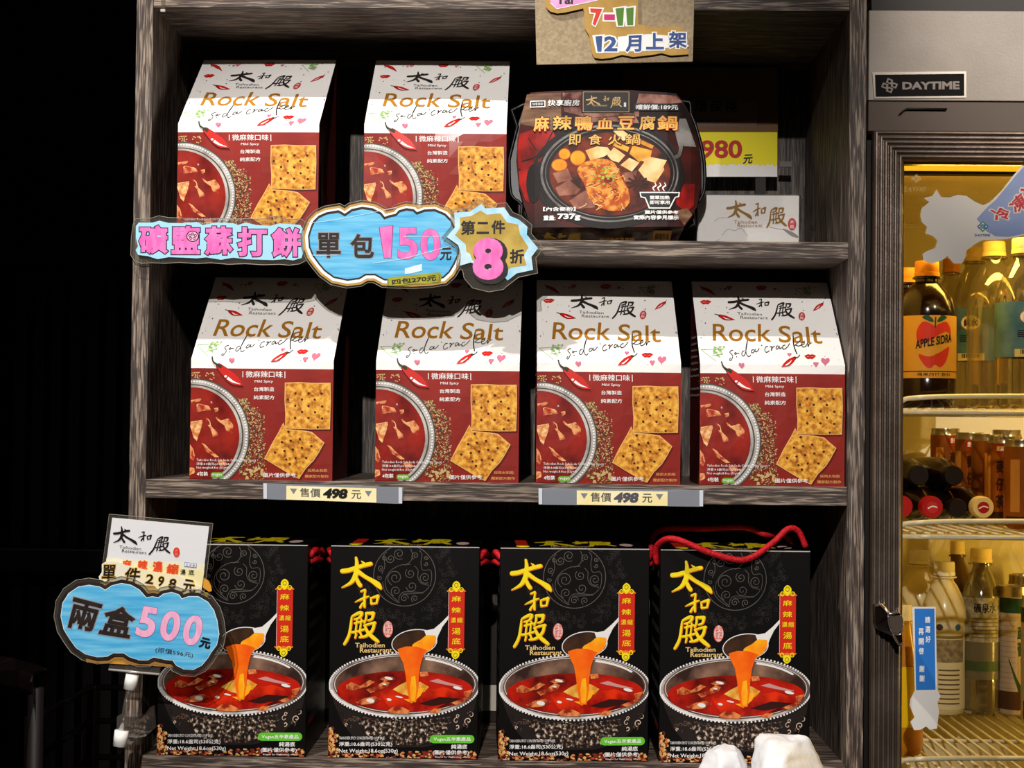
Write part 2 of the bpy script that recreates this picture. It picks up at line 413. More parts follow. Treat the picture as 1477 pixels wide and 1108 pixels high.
sb('shelf_board', (-W/2, W/2, 0.0005, DEP, Z3-.018, Z3), WH)
sb('shelf_board', (-W/2, W/2, 0.0005, DEP, -.30, -.282), WH)
sb('back_panel', (-W/2-TS, W/2+TS, DEP, DEP+.008, FLOORZ, 1.15), WB)
# ------------------------------------------------------------------ CRACKER BAG
BW, BRED, BFOLD, BTOP, BDEP = .1455, .113, .122, .262, .108
SLY, SLZ = .75, .664
def bag_bulge(X, s):
    u = X/(BW/2)
    b = .0022*max(0, 1-u*u)*math.sin(math.pi*min(1, max(0, s/BFOLD)))**.6
    if s > BFOLD:
        t = (s-BFOLD)/(BTOP-BFOLD); b = .0012*math.sin(math.pi*t)*(1-.5*u*u)+.0006*math.sin(u*4+t*2)*t*(1-t)*2
    else: b += .0004*math.sin(u*9+s*70)*math.sin(math.pi*max(0, min(1, s/BFOLD)))
    return b
def bag_surf(X, s, o):
    b = bag_bulge(X, s)+o
    if s <= BFOLD: return (X, -b, s)
    d = s-BFOLD
    return (X, d*SLY-b*SLZ, BFOLD+d*SLZ+b*SLY)
h = BW/2
mlo = homog([(1009.9, 701.2), (1216.5, 702.1), (1221.6, 541), (1013.1, 540)], [(-h, 0), (h, 0), (h, BRED), (-h, BRED)])
mup = homog([(1013.4, 527.1), (1221.9, 528.1), (1190.6, 404.2), (995.4, 402.6)], [(-h, BFOLD), (h, BFOLD), (h, BTOP), (-h, BTOP)])
def bag_map(px, py): return mup(px, py) if py < 527.6 else mlo(px, py)
CUTX = [-h+BW*i/10 for i in range(1, 10)]; CUTS = [BFOLD*i/7 for i in range(1, 7)]+[BRED, BFOLD]+[BFOLD+(BTOP-BFOLD)*i/8 for i in range(1, 8)]
def make_bag():
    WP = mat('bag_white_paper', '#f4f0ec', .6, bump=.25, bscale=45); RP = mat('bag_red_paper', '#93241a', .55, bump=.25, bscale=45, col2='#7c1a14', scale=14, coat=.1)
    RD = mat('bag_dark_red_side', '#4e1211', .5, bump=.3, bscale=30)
    t = thing('cracker_bag', '', 'cracker bag', group='red and white paper bags of soda crackers')
    # body
    xs = [-h]+CUTX+[h]; ss = sorted(set([0, BTOP]+CUTS)); V = []; Fc = []; mi = []
    for s_ in ss:
        for x_ in xs: V.append(bag_surf(x_, s_, 0))
    n = len(xs)
    for j in range(len(ss)-1):
        for i in range(n-1):
            Fc.append((j*n+i, j*n+i+1, (j+1)*n+i+1, (j+1)*n+i)); mi.append(1 if ss[j+1] <= BRED+1e-6 else 0)
    top = (len(ss)-1)*n; zt = BFOLD+(BTOP-BFOLD)*SLZ
    b0 = len(V); V += [(-h, BDEP, zt), (h, BDEP, zt), (-h, BDEP, 0), (h, BDEP, 0), (-h+.006, BDEP*.5, .07), (h-.006, BDEP*.5, .07), (-h+.003, BDEP*.62, .15), (h-.003, BDEP*.62, .15)]
    Fc.append((top+n-1, top, b0, b0+1) if False else (top, *range(top+1, top+n), b0+1, b0)); mi.append(0)
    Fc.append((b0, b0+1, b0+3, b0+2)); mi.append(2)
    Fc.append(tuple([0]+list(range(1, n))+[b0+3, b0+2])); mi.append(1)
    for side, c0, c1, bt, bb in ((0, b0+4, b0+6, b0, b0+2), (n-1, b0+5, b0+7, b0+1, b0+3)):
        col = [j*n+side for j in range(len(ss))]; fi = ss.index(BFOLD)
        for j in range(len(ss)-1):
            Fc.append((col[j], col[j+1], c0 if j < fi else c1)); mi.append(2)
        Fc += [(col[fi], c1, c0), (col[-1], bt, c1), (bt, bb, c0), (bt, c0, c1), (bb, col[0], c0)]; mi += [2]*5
    me = mesh('paper_body', V, Fc, [WP, RP, RD], mi); link('paper_body', me, t)
    A = Art(bag_map, bag_surf, clip=(-h+.0004, h-.0004, .0008, BTOP-.001), cutx=CUTX, cuts=CUTS)
    RED = mat('print_chili_red', '#c81e16', .4); STEM = mat('print_stem', '#33331f', .5); GLD = mat('print_gold_ochre', '#b07622', .4, metal=.15)
    PINK = mat('print_pink', '#cf6f86', .5); GRN = mat('print_sprig_green', '#7fae52', .5); RDK = mat('print_dark_red', '#7c1410', .5)
    # ---- upper white panel, crop of the right-hand bag
    A.crop(1000, 400, 6.422)
    brush(A, 'logo_print', KG, 't', [(315, 158), (575, 172), (585, 312), (330, 302)], 2)
    brush(A, 'logo_print', KG, 'h', [(572, 188), (705, 195), (708, 278), (580, 275)], 2)
    brush(A, 'logo_print', KG, 'd', [(738, 222), (925, 232), (942, 398), (722, 406)], 2)
    A.text('logo_print', KG, 'Taihodien', [(408, 320), (640, 333), (640, 358), (412, 348)], 2, res=2)
    A.text('logo_print', KG, 'Restaurant', [(440, 358), (695, 368), (697, 393), (442, 386)], 2, res=2)
    SEAL = mat('print_seal_red', '#c23a3a', .5); seal(A, 'logo_print', SEAL, WHT, 1007, 360, 62, 84)
    A.text('title_print', GLD, 'Rock', [(186, 432), (728, 440), (736, 606), (194, 596)], 2, bold=.008, res=4)
    A.text('title_print#2', GLD, 'Salt', [(796, 452), (1180, 462), (1210, 620), (806, 612)], 2, bold=.008, res=4)
    for s_ in ([(386, 684), (366, 690), (356, 706), (376, 726), (384, 748), (370, 782), (356, 776), (366, 758)], [(400, 712), (412, 708), (416, 720), (404, 724), (400, 714)], [(416, 716), (444, 712)],
               [(492, 690), (472, 700), (468, 730), (484, 740), (500, 715), (510, 640), (515, 590), (506, 640), (504, 690), (514, 728), (534, 746), (552, 730)],
               [(580, 680), (560, 685), (555, 705), (568, 710), (585, 692), (590, 676), (592, 700), (610, 695), (627, 668)], [(708, 650), (686, 656), (678, 685), (694, 706), (722, 690)],
               [(724, 658), (742, 652), (738, 690), (748, 664), (768, 645)], [(802, 645), (786, 650), (782, 672), (796, 675), (812, 650), (816, 672), (836, 660)], [(866, 638), (846, 645), (842, 668), (858, 677), (886, 655), (906, 620)],
               [(935, 548), (938, 600), (950, 660), (978, 722)], [(1000, 598), (965, 630), (950, 642)], [(958, 636), (985, 646), (1005, 640), (1040, 624), (1034, 608), (1016, 628), (1030, 655), (1056, 645), (1072, 618), (1078, 652), (1086, 626), (1108, 612)]):
        A.rib('script_print', K, s_, 4, w=6.5 if len(s_) != 4 else 10, n=5, cap=False)
    nc = [0]
    def chili(pts, wd, part='chili_print', st=None, hi=True, lay=3):
        nc[0] += 1; part += '#%d' % nc[0]
        (ax, ay), (bx, by), (cx_, cy_) = pts   # tip, belly, stem end
        A.rib(part, RDK, [(ax, ay, 2), (bx, by, wd+3), (cx_, cy_, wd*.55+3)], lay, n=7)
        A.rib(part, RED, [(ax, ay, 1), (bx, by, wd), (cx_, cy_, wd*.5)], lay+1, n=7)
        if hi:
            mx_, my_ = (ax+bx)/2, (ay+by)/2; A.rib(part, WHT, [(mx_, my_+wd*.14, 1), (bx, by+wd*.2, wd*.22), ((bx+cx_)/2, (by+cy_)/2+wd*.05, wd*.1)], lay+2, n=4, cap=False)
        if st: A.rib(part, STEM, [(cx_, cy_, wd*.3)]+[(p[0], p[1], wd*.14) for p in st], lay+2, n=4)
    chili([(390, 395), (310, 378), (248, 354)], 40, st=[(222, 345), (202, 340)])
    chili([(1108, 306), (1150, 268), (1192, 235)], 34, st=[(1200, 222), (1202, 212)])
    chili([(205, 158), (140, 110), (70, 80)], 26, st=[(50, 62)], hi=False)
    chili([(836, 838), (905, 800), (958, 758)], 52, st=[(985, 752), (1004, 730)])
    def lips(x, y, w_, hh):
        nc[0] += 1
        for dy, sg in ((-hh*.22, -1), (hh*.2, 1)):
            A.rib('lips_print#%d' % nc[0], RED, [(x-w_/2, y-hh*.1, 2), (x-w_*.2, y+dy, hh*.34), (x, y+dy*.8, hh*.3), (x+w_*.2, y+dy, hh*.34), (x+w_/2, y-hh*.15, 2)], 3, n=4, cap=False)
    lips(112, 222, 104, 54); lips(622, 84, 104, 60); lips(1100, 744, 106, 56)
    def heart(x, y, r):
        pts = []
        for i in range(16):
            a = 2*math.pi*i/16; pts.append((x+r*math.sin(a)**3+.15*r, y-r*(13*math.cos(a)-5*math.cos(2*a)-2*math.cos(3*a)-math.cos(4*a))/16))
        A.poly('heart_print#%d' % x, PINK, pts, 3)
    for q in ((1235, 785, 42), (1152, 812, 26), (905, 725, 20), (465, 825, 28), (320, 82, 26), (285, 95, 14), (745, 95, 18)): heart(*q)
    def sprig(x, y, sx, sy, kk):
        for a, b in (((x, y), (x+190*sx, y-5*sy)), ((x, y), (x+150*sx, y+110*sy)), ((x+110*sx, y+15*sy), (x+200*sx, y-30*sy)), ((x+110*sx, y+60*sy), (x+210*sx, y+40*sy))): A.rib('sprig_print'+kk, GRN, [a, b], 3, w=4, cap=False)
        for _ in range(30):
            px_, py_ = x+(120+R.random()*95)*sx, y+(-35+R.random()*110)*sy; A.ring('sprig_print'+kk, GRN, px_, py_, 7, 7, 3.2, 3, 7)
    sprig(85, 680, 1, 1, '#1'); sprig(930, 90, .7, .8, '#2')
    for _ in range(70):
        x_ = R.choice([R.uniform(60, 330), R.uniform(960, 1390), R.uniform(330, 960)]); y_ = R.uniform(60, 830)
        if 330 < x_ < 960 and 150 < y_ < 620: continue
        if 180 < x_ < 1210 and 425 < y_ < 630: continue
        A.ell('dot_print', KG, x_, y_, *(R.choice([2.5, 3.5, 6]),)*2, 2, 6)
    # ---- lower red panel
    A.crop(1000, 520, 5.83)
    SOUP = mat('print_soup', '#5c0c09', .4, col2='#a0261a', scale=30); RIM = mat('print_pot_rim', '#8d8780', .4, col2='#c9c4bd', scale=60); RIMD = mat('print_pot_rim_dark', '#4f4642', .4)
    A.ell('bowl_print', RIMD, 100, 680, 478, 478, 2, 64); A.ell('bowl_print', RIM, 100, 680, 466, 466, 3, 64)
    A.ell('bowl_print', RIMD, 96, 682, 428, 428, 4, 64); A.ell('bowl_print', RIM, 94, 682, 418, 418, 5, 64); A.ell('bowl_print', SOUP, 90, 682, 398, 402, 6, 64)
    for i in range(64):
        a = -math.pi*.55+i*math.pi*1.1/63; A.ell('bowl_print', WHT, 100+449*math.cos(a), 680+449*math.sin(a), 8, 8, 5, 7)
    CH1 = mat('print_tofu', '#f0c888', .5, col2='#c9602a', scale=220); CH2 = mat('print_meat', '#a8261a', .5, col2='#e8a468', scale=170, contrast=(.4, .6))
    for pts, c in (([(75, 572), (172, 556), (165, 620), (125, 735), (98, 705), (70, 610)], CH1), ([(205, 535), (240, 560), (250, 610), (300, 660), (305, 690), (262, 698), (250, 650), (215, 590)], CH2),
                   ([(125, 440), (140, 415), (230, 440), (250, 475), (190, 480), (125, 490)], CH2), ([(285, 525), (330, 560), (400, 545), (440, 600), (430, 665), (380, 650), (360, 600), (300, 560)], CH2),
                   ([(165, 745), (200, 765), (255, 820), (315, 868), (280, 870), (210, 825)], CH2), ([(60, 760), (95, 800), (110, 860), (90, 900), (62, 870)], CH2), ([(55, 955), (100, 960), (110, 1000), (60, 1020)], CH1),
                   ([(270, 455), (310, 450), (312, 480), (285, 492)], CH2), ([(75, 390), (165, 372), (150, 400), (80, 412)], CH2), ([(300, 900), (360, 890), (390, 930), (330, 960)], CH2)):
        A.poly('bowl_print', c, pts, 7)
        A.rib('bowl_print', CH1, [(pts[0][0]+6, pts[0][1]+8), (pts[1][0]-4, pts[1][1]+8), (pts[2][0]-8, pts[2][1])], 8, w=7, cap=False)
    PEP = [mat('print_peppercorn_a', '#8e7148', .6), mat('print_peppercorn_b', '#453628', .6), mat('print_peppercorn_c', '#c8ab70', .6)]
    for _ in range(760):
        y_ = R.uniform(375, 1055); t_ = (y_-375)/680
        lo = 100+math.sqrt(max(0, 478**2-(y_-680)**2)); hi_ = 615+80*min(1, max(0, (y_-440)/80))+R.uniform(-25, 25)
        if y_ < 440: hi_ = 560+(y_-375)*.6
        if hi_ <= lo: continue
        x_ = R.uniform(max(lo, 480-(375 if 0 else 0)), hi_); A.ell('pepper_print', R.choice(PEP), x_, y_, 6, 6, 2, 5, a0=R.random())
    for _ in range(40): A.ell('pepper_print', PEP[2], R.choice([R.uniform(85, 155), R.uniform(200, 280)]), R.uniform(150, 215), 6, 6, 2, 5)
    for _ in range(16): A.ell('pepper_print', PEP[2], R.uniform(510, 680), R.uniform(960, 1050), 13, 12, 3, 7)
    CRK = mat('print_cracker', '#f0b84a', .5, col2='#8e4c18', scale=230, contrast=(.36, .70, '#d28a2a'), detail=5); CRE = mat('print_cracker_edge', '#e8b060', .5); HOL = mat('print_cracker_hole', '#3a1d0e', .6); SHD = mat('print_cracker_shadow', '#5c1614', .45)  # SHD: cast shadows of the crackers, drawn into the print as dark offset shapes
    sq = [(882, 240), (1000, 236), (1120, 242), (1262, 240), (1262, 400), (1255, 520), (1250, 626), (1100, 628), (880, 622), (884, 500), (878, 380)]
    A.poly('cracker_print', SHD, [(x_+12, y_+14) for x_, y_ in sq], 2); A.poly('cracker_print', CRE, offset_poly(sq, 3), 6); A.poly('cracker_print', CRK, offset_poly(sq, -4), 7)
    di = [(862, 580), (882, 632), (1010, 640), (1100, 655), (1200, 742), (1150, 830), (1110, 890), (1040, 960), (985, 1042), (955, 1030), (860, 975), (700, 878), (760, 760), (820, 660)]
    A.poly('cracker_print#2', SHD, [(x_+12, y_+12) for x_, y_ in di], 2); A.poly('cracker_print#2', CRE, offset_poly(di, 3), 4); A.poly('cracker_print#2', CRK, offset_poly(di, -5), 5)
    for x_, y_ in ((968, 328), (1080, 328), (1188, 328), (1022, 380), (1130, 380), (965, 432), (1076, 435), (1192, 436), (1022, 484), (1130, 486), (962, 535), (1074, 535), (1190, 538), (905, 380), (1150, 612)): A.ell('cracker_print', HOL, x_, y_, 10.5, 10, 9, 8)
    for x_, y_ in ((905, 650), (1000, 712), (922, 725), (848, 738), (1016, 785), (940, 800), (868, 812), (790, 825), (960, 870), (882, 883), (1095, 770), (910, 920), (1050, 870)): A.ell('cracker_print#2', HOL, x_, y_, 11, 9, 9, 8)
    # big chili across the fold
    A.rib('chili_print#b', RDK, [(526, 268, 3), (440, 210, 92), (318, 100, 52)], 10, n=8); A.rib('chili_print#b', RED, [(524, 266, 2), (440, 208, 84), (322, 104, 46)], 11, n=8)
    A.rib('chili_print#b', WHT, [(500, 252, 3), (440, 232, 16), (392, 200, 24)], 12, n=4, cap=False); A.ell('chili_print#b', WHT, 376, 186, 12, 10, 12, 8)
    A.rib('chili_print#b', STEM, [(330, 100, 30), (300, 85, 18), (272, 62, 12), (256, 32, 12)], 13, n=4)
    A.text('flavour_print', WHT, '微麻辣口味', (545, 140, 860, 196), 2, bold=.012, res=2)
    A.rect('flavour_print', WHT, 518, 142, 524, 194, 2); A.rect('flavour_print', WHT, 876, 142, 882, 200, 2)
    A.text('flavour_print', WHT, 'Mild Spicy', (622, 216, 778, 244), 2, bold=.015, res=2)
    A.text('flavour_print', WHT, '台灣製造', (616, 276, 788, 312), 2, bold=.02, res=1); A.text('flavour_print', WHT, '純素配方', (612, 346, 790, 382), 2, bold=.02, res=1)
    A.text('net_weight_print', WHT, 'Taihodien Rock Salt Soda Cracker(Mild Spicy)', (122, 882, 625, 908), 10, res=1)
    A.text('net_weight_print', WHT, '淨重:8.8盎司(63公克×4)', (122, 914, 405, 940), 10, res=1); A.text('net_weight_print', WHT, 'Net weight:8.8oz (63g×4)', (122, 946, 400, 972), 10, res=1)
    A.text('net_weight_print', WHT, '4包裝', (124, 990, 218, 1028), 10, bold=.03, res=1)
    VG = mat('print_vegan_green', '#6fae3c', .5); A.rect('net_weight_print', VG, 260, 996, 332, 1040, 10)
    A.ell('net_weight_print', VG, 262, 1018, 20, 22, 10, 12); A.ell('net_weight_print', VG, 330, 1018, 20, 22, 10, 12)
    A.text('net_weight_print', WHT, 'vegan', (254, 1006, 338, 1032), 11, bold=.02, res=1)
    A.text('caution_print', WHT, '圖片僅供參考', (688, 996, 960, 1034), 10, bold=.02, res=1)
    YL = mat('print_small_yellow', '#d9a25a', .5)
    A.text('caution_print', YL, '採用太和殿', (1060, 962, 1225, 988), 10, bold=.01, res=1); A.text('caution_print', YL, '獨家配方製作', (1035, 1010, 1235, 1036), 10, bold=.02, res=1)
    A.build(t)
    # ---- side prints
    for nm, X0, sg in (('side_print', -h, -1), ('barcode_print', h, 1)):
        def sf(y, s_, o, X0=X0, sg=sg):
            d = min(y/(BDEP*.5), (BDEP-y)/(BDEP*.5)); return (X0+sg*(-.006*d+.0010+o), y, s_)
        B = Art(lambda a, b: (a, b), sf, cutx=[BDEP*.5])
        if sg < 0:
            for i in range(11):
                z = .155-.0068*i; L_ = R.uniform(.5, .95)
                B.text(nm, WHT, R.choice(['soda cracker wheat flour palm oil', 'store in a cool dry place', 'net weight serving size 63 g', 'ingredients wheat starch salt']), [(BDEP*.06+.04*(i < 4), z), (BDEP*L_, z), (BDEP*L_, z-.0036), (BDEP*.06+.04*(i < 4), z-.0036)] if z < .12 else [(BDEP*.35, z), (BDEP*.9, z), (BDEP*.9, z-.0036), (BDEP*.35, z-.0036)], 1, res=1)
            for a, b, c, d in ((.012, .02, .045, .0205), (.012, .04, .045, .0405), (.012, .02, .0125, .04), (.0445, .02, .045, .04)): B.rect(nm, WHT, a, b, c, d)
        else:
            BC = mat('print_barcode_ground', '#8a8078', .6); B.rect(nm, BC, .03, .03, .055, .085, 1); x_ = .031; y_ = .032
            while y_ < .083:
                d = R.choice([.0006, .001, .0015]); B.rect(nm, K, .032, y_, .053, y_+d, 2); y_ += d+R.choice([.0007, .0012])
        B.build(t)
    return t
bag = make_bag()
def bag_loc(pl, pr, Y, z):
    a = P(*pl, Y); b = P(*pr, Y); return ((a.x+b.x)/2, Y, z)
r = math.radians
bag.location = bag_loc((1010, 702), (1216.5, 703), .006, Z2); bag.rotation_euler = (0, 0, r(0))
bag['label'] = 'cracker bag at the right end of the middle shelf, its red left side showing'
copy_tree(bag, bag_loc((775, 700), (979, 703), .006, Z2), (0, 0, r(1)), 'cracker bag on the middle shelf standing above the right-hand price strip')
copy_tree(bag, bag_loc((542, 697), (746, 699), .006, Z2), (0, 0, r(-.5)), 'second cracker bag from the left on the middle shelf, below the cloud sign')
copy_tree(bag, bag_loc((270, 692), (482, 694), .005, Z2), (0, 0, r(-1)), 'cracker bag at the left end of the middle shelf, standing above the left-hand price strip')
c_ = copy_tree(bag, bag_loc((525, 320), (728, 320), .014, Z1), (0, 0, r(0)), 'cracker bag on the top shelf behind the cloud sign, beside the hot-pot meal pack')
c_.scale = (1, 1, .968)
c_ = copy_tree(bag, bag_loc((255, 320), (458, 320), .012, Z1), (0, 0, r(-1.5)), 'cracker bag at the left end of the top shelf behind the pink lettered sign')
c_.scale = (1, 1, .965)
# ------------------------------------------------------------------ SOUP BASE BOX
XW, XH, XD = .1505, .2125, .138
def make_soup_box():
    BB = mat('box_black_card', '#0b0808', .4, spec=.15); BE = mat('box_white_cut_edge', '#b9b4ae', .6)
    t = thing('soup_base_box', '', 'soup box', group='black boxes of spicy soup base')
    hw = XW/2
    boxo('carton', (-hw, hw, 0, XD, 0, XH), BB, t, bev=.0007)
    boxo('lid_edge', (-hw+.0005, hw-.0005, -.0004, .0007, XH-.0006, XH+.0003), BE, t)
    mp = homog([(722, 802.4), (934, 805), (935.3, 1108), (719.5, 1105.5)], [(-hw, XH), (hw, XH), (hw, 0), (-hw, 0)])
    A = Art(mp, lambda x, z, o: (x, -o-.0001, z), clip=(-hw+.0003, hw-.0003, .0006, XH-.0003))
    Y1 = mat('print_logo_yellow', '#f6dc1c', .4); OR = mat('print_logo_orange', '#e0821c', .4); LN = mat('print_medallion_line', '#5e5850', .35); LN2 = mat('print_medallion_faint', '#35302d', .35)
    GD = mat('print_lettering_gold', '#e3c07a', .4); RED = mat('print_plaque_red', '#cf2a16', .4)
    # medallion
    A.crop(760, 780, 7.389)
    A.ring('medallion_print', LN, 500, 475, 326, 322, 7, 1, 72)
    def spiral(cx, cy, r_, turns, a0, ma, w_, sg=1, part='medallion_print'):
        n = int(9*turns)+2; pts = []
        for i in range(n):
            q = i/(n-1); a = a0+sg*turns*2*math.pi*q; rr = r_*(1-q*.85); pts.append((cx+rr*math.cos(a), cy+rr*math.sin(a)))
        A.rib(part, ma, pts, 1, w=w_, n=2, cap=False)
    for cx, cy, rr, tn, a0, sg in ((440, 250, 62, 1.6, 1, 1), (350, 300, 48, 1.5, 3, -1), (610, 270, 40, 1.5, 2, 1), (725, 290, 26, 1.4, 0, 1), (725, 355, 24, 1.3, 3, -1), (400, 500, 84, 1.8, 2, 1), (560, 455, 56, 1.5, 4, -1),
                                   (715, 500, 62, 1.7, 1, 1), (575, 590, 60, 1.5, 3, -1), (410, 640, 56, 1.5, 2, 1), (500, 715, 44, 1.5, 0, -1), (610, 720, 40, 1.4, 2, 1), (250, 400, 34, 1.4, 1, 1), (240, 500, 26, 1.3, 4, -1), (285, 290, 30, 1.3, 0, 1)):
        spiral(cx, cy, rr, tn, a0, LN, 6, sg)
    for pts in ([(560, 360), (450, 370), (350, 430), (300, 520), (310, 620), (380, 700), (450, 760)], [(600, 375), (640, 420), (640, 500), (680, 560), (760, 580)], [(760, 595), (700, 650), (600, 650), (490, 650), (450, 690), (440, 740)],
                [(270, 540), (290, 640), (370, 720), (440, 762)], [(310, 230), (280, 270), (290, 380), (260, 460)], [(650, 210), (680, 260), (670, 340), (690, 420), (770, 420), (785, 500), (770, 590)], [(560, 200), (580, 260), (560, 330), (500, 370)], [(480, 670), (600, 668), (700, 660)]):
        A.rib('medallion_print', LN, pts, 1, w=5, cap=False)
    for i in range(150):
        a = R.uniform(-.9, 2.9); rd = R.uniform(385, 540); x_, y_ = 500+rd*math.cos(a), 475+rd*math.sin(a)
        if (x_ > 950 and y_ > 500) or y_ > 1020 or x_ < -200: continue
        spiral(x_, y_, R.uniform(18, 34), 1.2, R.uniform(0, 6), LN2, 3.2, R.choice([1, -1]))
    # brush name
    A.crop(730, 810, 7.387)
    for w_, b in (('t', (52, 48, 482, 400)), ('h', (192, 392, 460, 600)), ('d', (76, 627, 452, 990))):
        brush(A, 'logo_print', OR, w_, [(b[0]+4, b[1]+6), (b[2]+4, b[1]+6), (b[2]+4, b[3]+6), (b[0]+4, b[3]+6)], 3, 3); brush(A, 'logo_print', Y1, w_, b, 4, -6)
    A.text('logo_print', GD, 'Taihodien', (205, 962, 520, 1012), 3, bold=.02, res=2); A.text('logo_print', GD, 'Restaurant', (256, 1014, 596, 1066), 3, bold=.02, res=2)
    PK = mat('print_seal_pink', '#e8c3bd', .5); SE = mat('print_seal_red2', '#c8402e', .5)
    A.ell('logo_print', SE, 550, 820, 54, 90, 3, 18); A.ell('logo_print', PK, 552, 818, 48, 84, 4, 18)
    A.text('logo_print', SE, '嚴選', [(515, 800-55), (590, 800-55), (590, 885), (515, 885)], 5, res=1)
    # plaque
    A.crop(870, 840, 8.517)
    A.rect('plaque_print', RED, 178, 205, 372, 945, 8)
    A.rect('plaque_print', PK, 176, 205, 181, 945, 8)
    for sgn, yc in ((-1, 215), (1, 940)):
        A.rib('plaque_print', OR, [(160, yc+sgn*-12, 14), (195, yc, 26), (232, yc-sgn*4, 22), (268, yc-sgn*6, 26), (304, yc-sgn*4, 22), (342, yc, 26), (378, yc+sgn*-12, 14)], 9, n=3)
        for x_ in (208, 332): A.ring('plaque_print', Y1, x_, yc+sgn*6, 22, 24, 10, 10, 14)
        A.poly('plaque_print', Y1, [(222, yc+sgn*40), (228, yc+sgn*80), (268, yc+sgn*112), (310, yc+sgn*80), (316, yc+sgn*40), (296, yc+sgn*8), (268, yc-sgn*22), (240, yc+sgn*8)], 9, 3)
        A.ring('plaque_print', mat('print_plaque_olive', '#7a7a14', .5), 268, yc+sgn*62, 22, 26, 7, 10, 12)
    for t_, b in (('麻', (215, 285, 328, 355)), ('辣', (215, 420, 328, 490)), ('濃', (205, 545, 270, 610)), ('縮', (282, 545, 348, 610)), ('湯', (222, 670, 328, 752)), ('底', (222, 795, 330, 872))):
        A.text('plaque_print', Y1, t_, b, 9, bold=.015, res=2)
    # pot
    A.crop(715, 920, 6.564)
    RIM = mat('print_silver_rim', '#5e5652', .35, col2='#e8e2de', scale=22, contrast=(.42, .58)); RD = mat('print_rim_shadow', '#3c302c', .4, col2='#7a5648', scale=60)
    EMB = mat('print_embossed_pot', '#1c1513', .4, col2='#d8c6b0', scale=300, contrast=(.46, .66, '#5a463a'), detail=4); SO = mat('print_red_soup', '#4e0a06', .35, col2='#c01c0a', scale=34, contrast=(.38, .62))
    SW = mat('print_rim_white', '#e9e5e1', .4)
    A.poly('pot_print', mat('print_pot_outline', '#221b19', .4), [(50, 560), (85, 700), (170, 900), (300, 1060), (560, 1120), (930, 1120), (1180, 1060), (1330, 900), (1410, 760), (1445, 560)], 1)
    A.poly('pot_print', EMB, [(290, 830), (500, 850), (745, 868), (1000, 850), (1180, 830), (1160, 960), (1080, 1060), (900, 1100), (600, 1095), (440, 1050), (350, 960)], 2)
    EM = [RIM, mat('print_emboss_cream', '#cdb9a2', .4), mat('print_emboss_brown', '#6a4c3c', .4), mat('print_emboss_dark', '#17110f', .4)]
    for i in range(90):
        x_ = R.uniform(120, 1380); e_ = abs(x_-745)/640; y_ = 850-90*e_*e_+R.uniform(20, 225)*(1-.45*e_)
        if R.random() < e_*.75: continue
        spiral(x_, y_, R.uniform(14, 40), R.uniform(.5, 1.2), R.uniform(0, 6), R.choice(EM), R.uniform(4, 10), R.choice([1, -1]), 'pot_print')
    A.ell('pot_print', RIM, 747, 532, 700, 306, 4, 80); A.ell('pot_print', RD, 750, 524, 676, 282, 5, 80); A.ring('pot_print', SW, 752, 522, 662, 268, 5, 6, 80)
    A.ring('pot_print', SW, 747, 530, 692, 298, 16, 6, 50, 1.7, 3.0); A.ring('pot_print', SW, 740, 520, 640, 252, 20, 6, 30, -1.25, -.55)
    A.ell('pot_print', mat('print_pot_inside', '#33201b', .35, col2='#94705c', scale=24, contrast=(.45, .66)), 752, 520, 650, 256, 6, 80)
    sp_ = [(752+640*math.cos(a), min(999, 585+190*math.sin(a)) if math.sin(a) > 0 else 575+180*math.sin(a)) for a in (2*math.pi*i/60 for i in range(60))]
    A.poly('pot_print', SO, sp_, 7)
    A.ring('pot_print', mat('print_pot_outline', '#221b19', .4), 747, 530, 704, 308, 16, 6, 80)
    for i in range(116):
        a = 2*math.pi*i/116
        A.ell('pot_print', SW, 747+705*math.cos(a), 530+309*math.sin(a), 10, 10, 7, 7)
    C1 = mat('print_soup_chunk', '#e88a4c', .4, col2='#8e2410', scale=150, contrast=(.4, .62)); C2 = mat('print_soup_tofu', '#f2c65e', .4, col2='#d88a24', scale=120); BR = mat('print_bright_soup', '#e2300c', .35, col2='#980f05', scale=46, contrast=(.4, .62)); DK = mat('print_dark_soup', '#32100c', .4)
    for pts, c in (([(520, 600), (700, 560), (1000, 560), (1240, 600), (1330, 640), (1150, 700), (1000, 770), (760, 780), (600, 740)], BR), ([(880, 705), (1080, 640), (1290, 655), (1200, 690), (1020, 725)], DK), ([(890, 405), (960, 400), (978, 440), (900, 450)], C1),
                   ([(200, 530), (250, 500), (330, 540), (420, 480), (470, 500), (400, 545), (260, 580), (205, 570)], C1), ([(390, 570), (480, 540), (560, 490), (610, 505), (590, 545), (500, 575), (430, 605)], C1),
                   ([(510, 470), (570, 445), (650, 455), (665, 480), (560, 490)], C1), ([(290, 690), (380, 650), (470, 635), (525, 665), (470, 705), (340, 715)], C1), ([(585, 775), (640, 735), (720, 730), (800, 770), (790, 800), (620, 800)], C1),
                   ([(640, 570), (700, 530), (780, 490), (900, 500), (980, 545), (940, 590), (820, 640), (720, 610)], C2), ([(980, 490), (1060, 470), (1150, 500), (1300, 540), (1240, 545), (1060, 510)], mat('print_soup_gloss', '#c98f8a', .35)), ([(1010, 570), (1120, 545), (1260, 590), (1230, 620), (1060, 600)], BR),
                   ([(975, 790), (1030, 750), (1110, 745), (1060, 795)], C1), ([(1310, 590), (1390, 570), (1360, 640), (1320, 650)], C1), ([(1180, 690), (1330, 640), (1360, 660), (1240, 720)], C1)):
        A.poly('pot_print', c, pts, 8 if c is BR else 9)
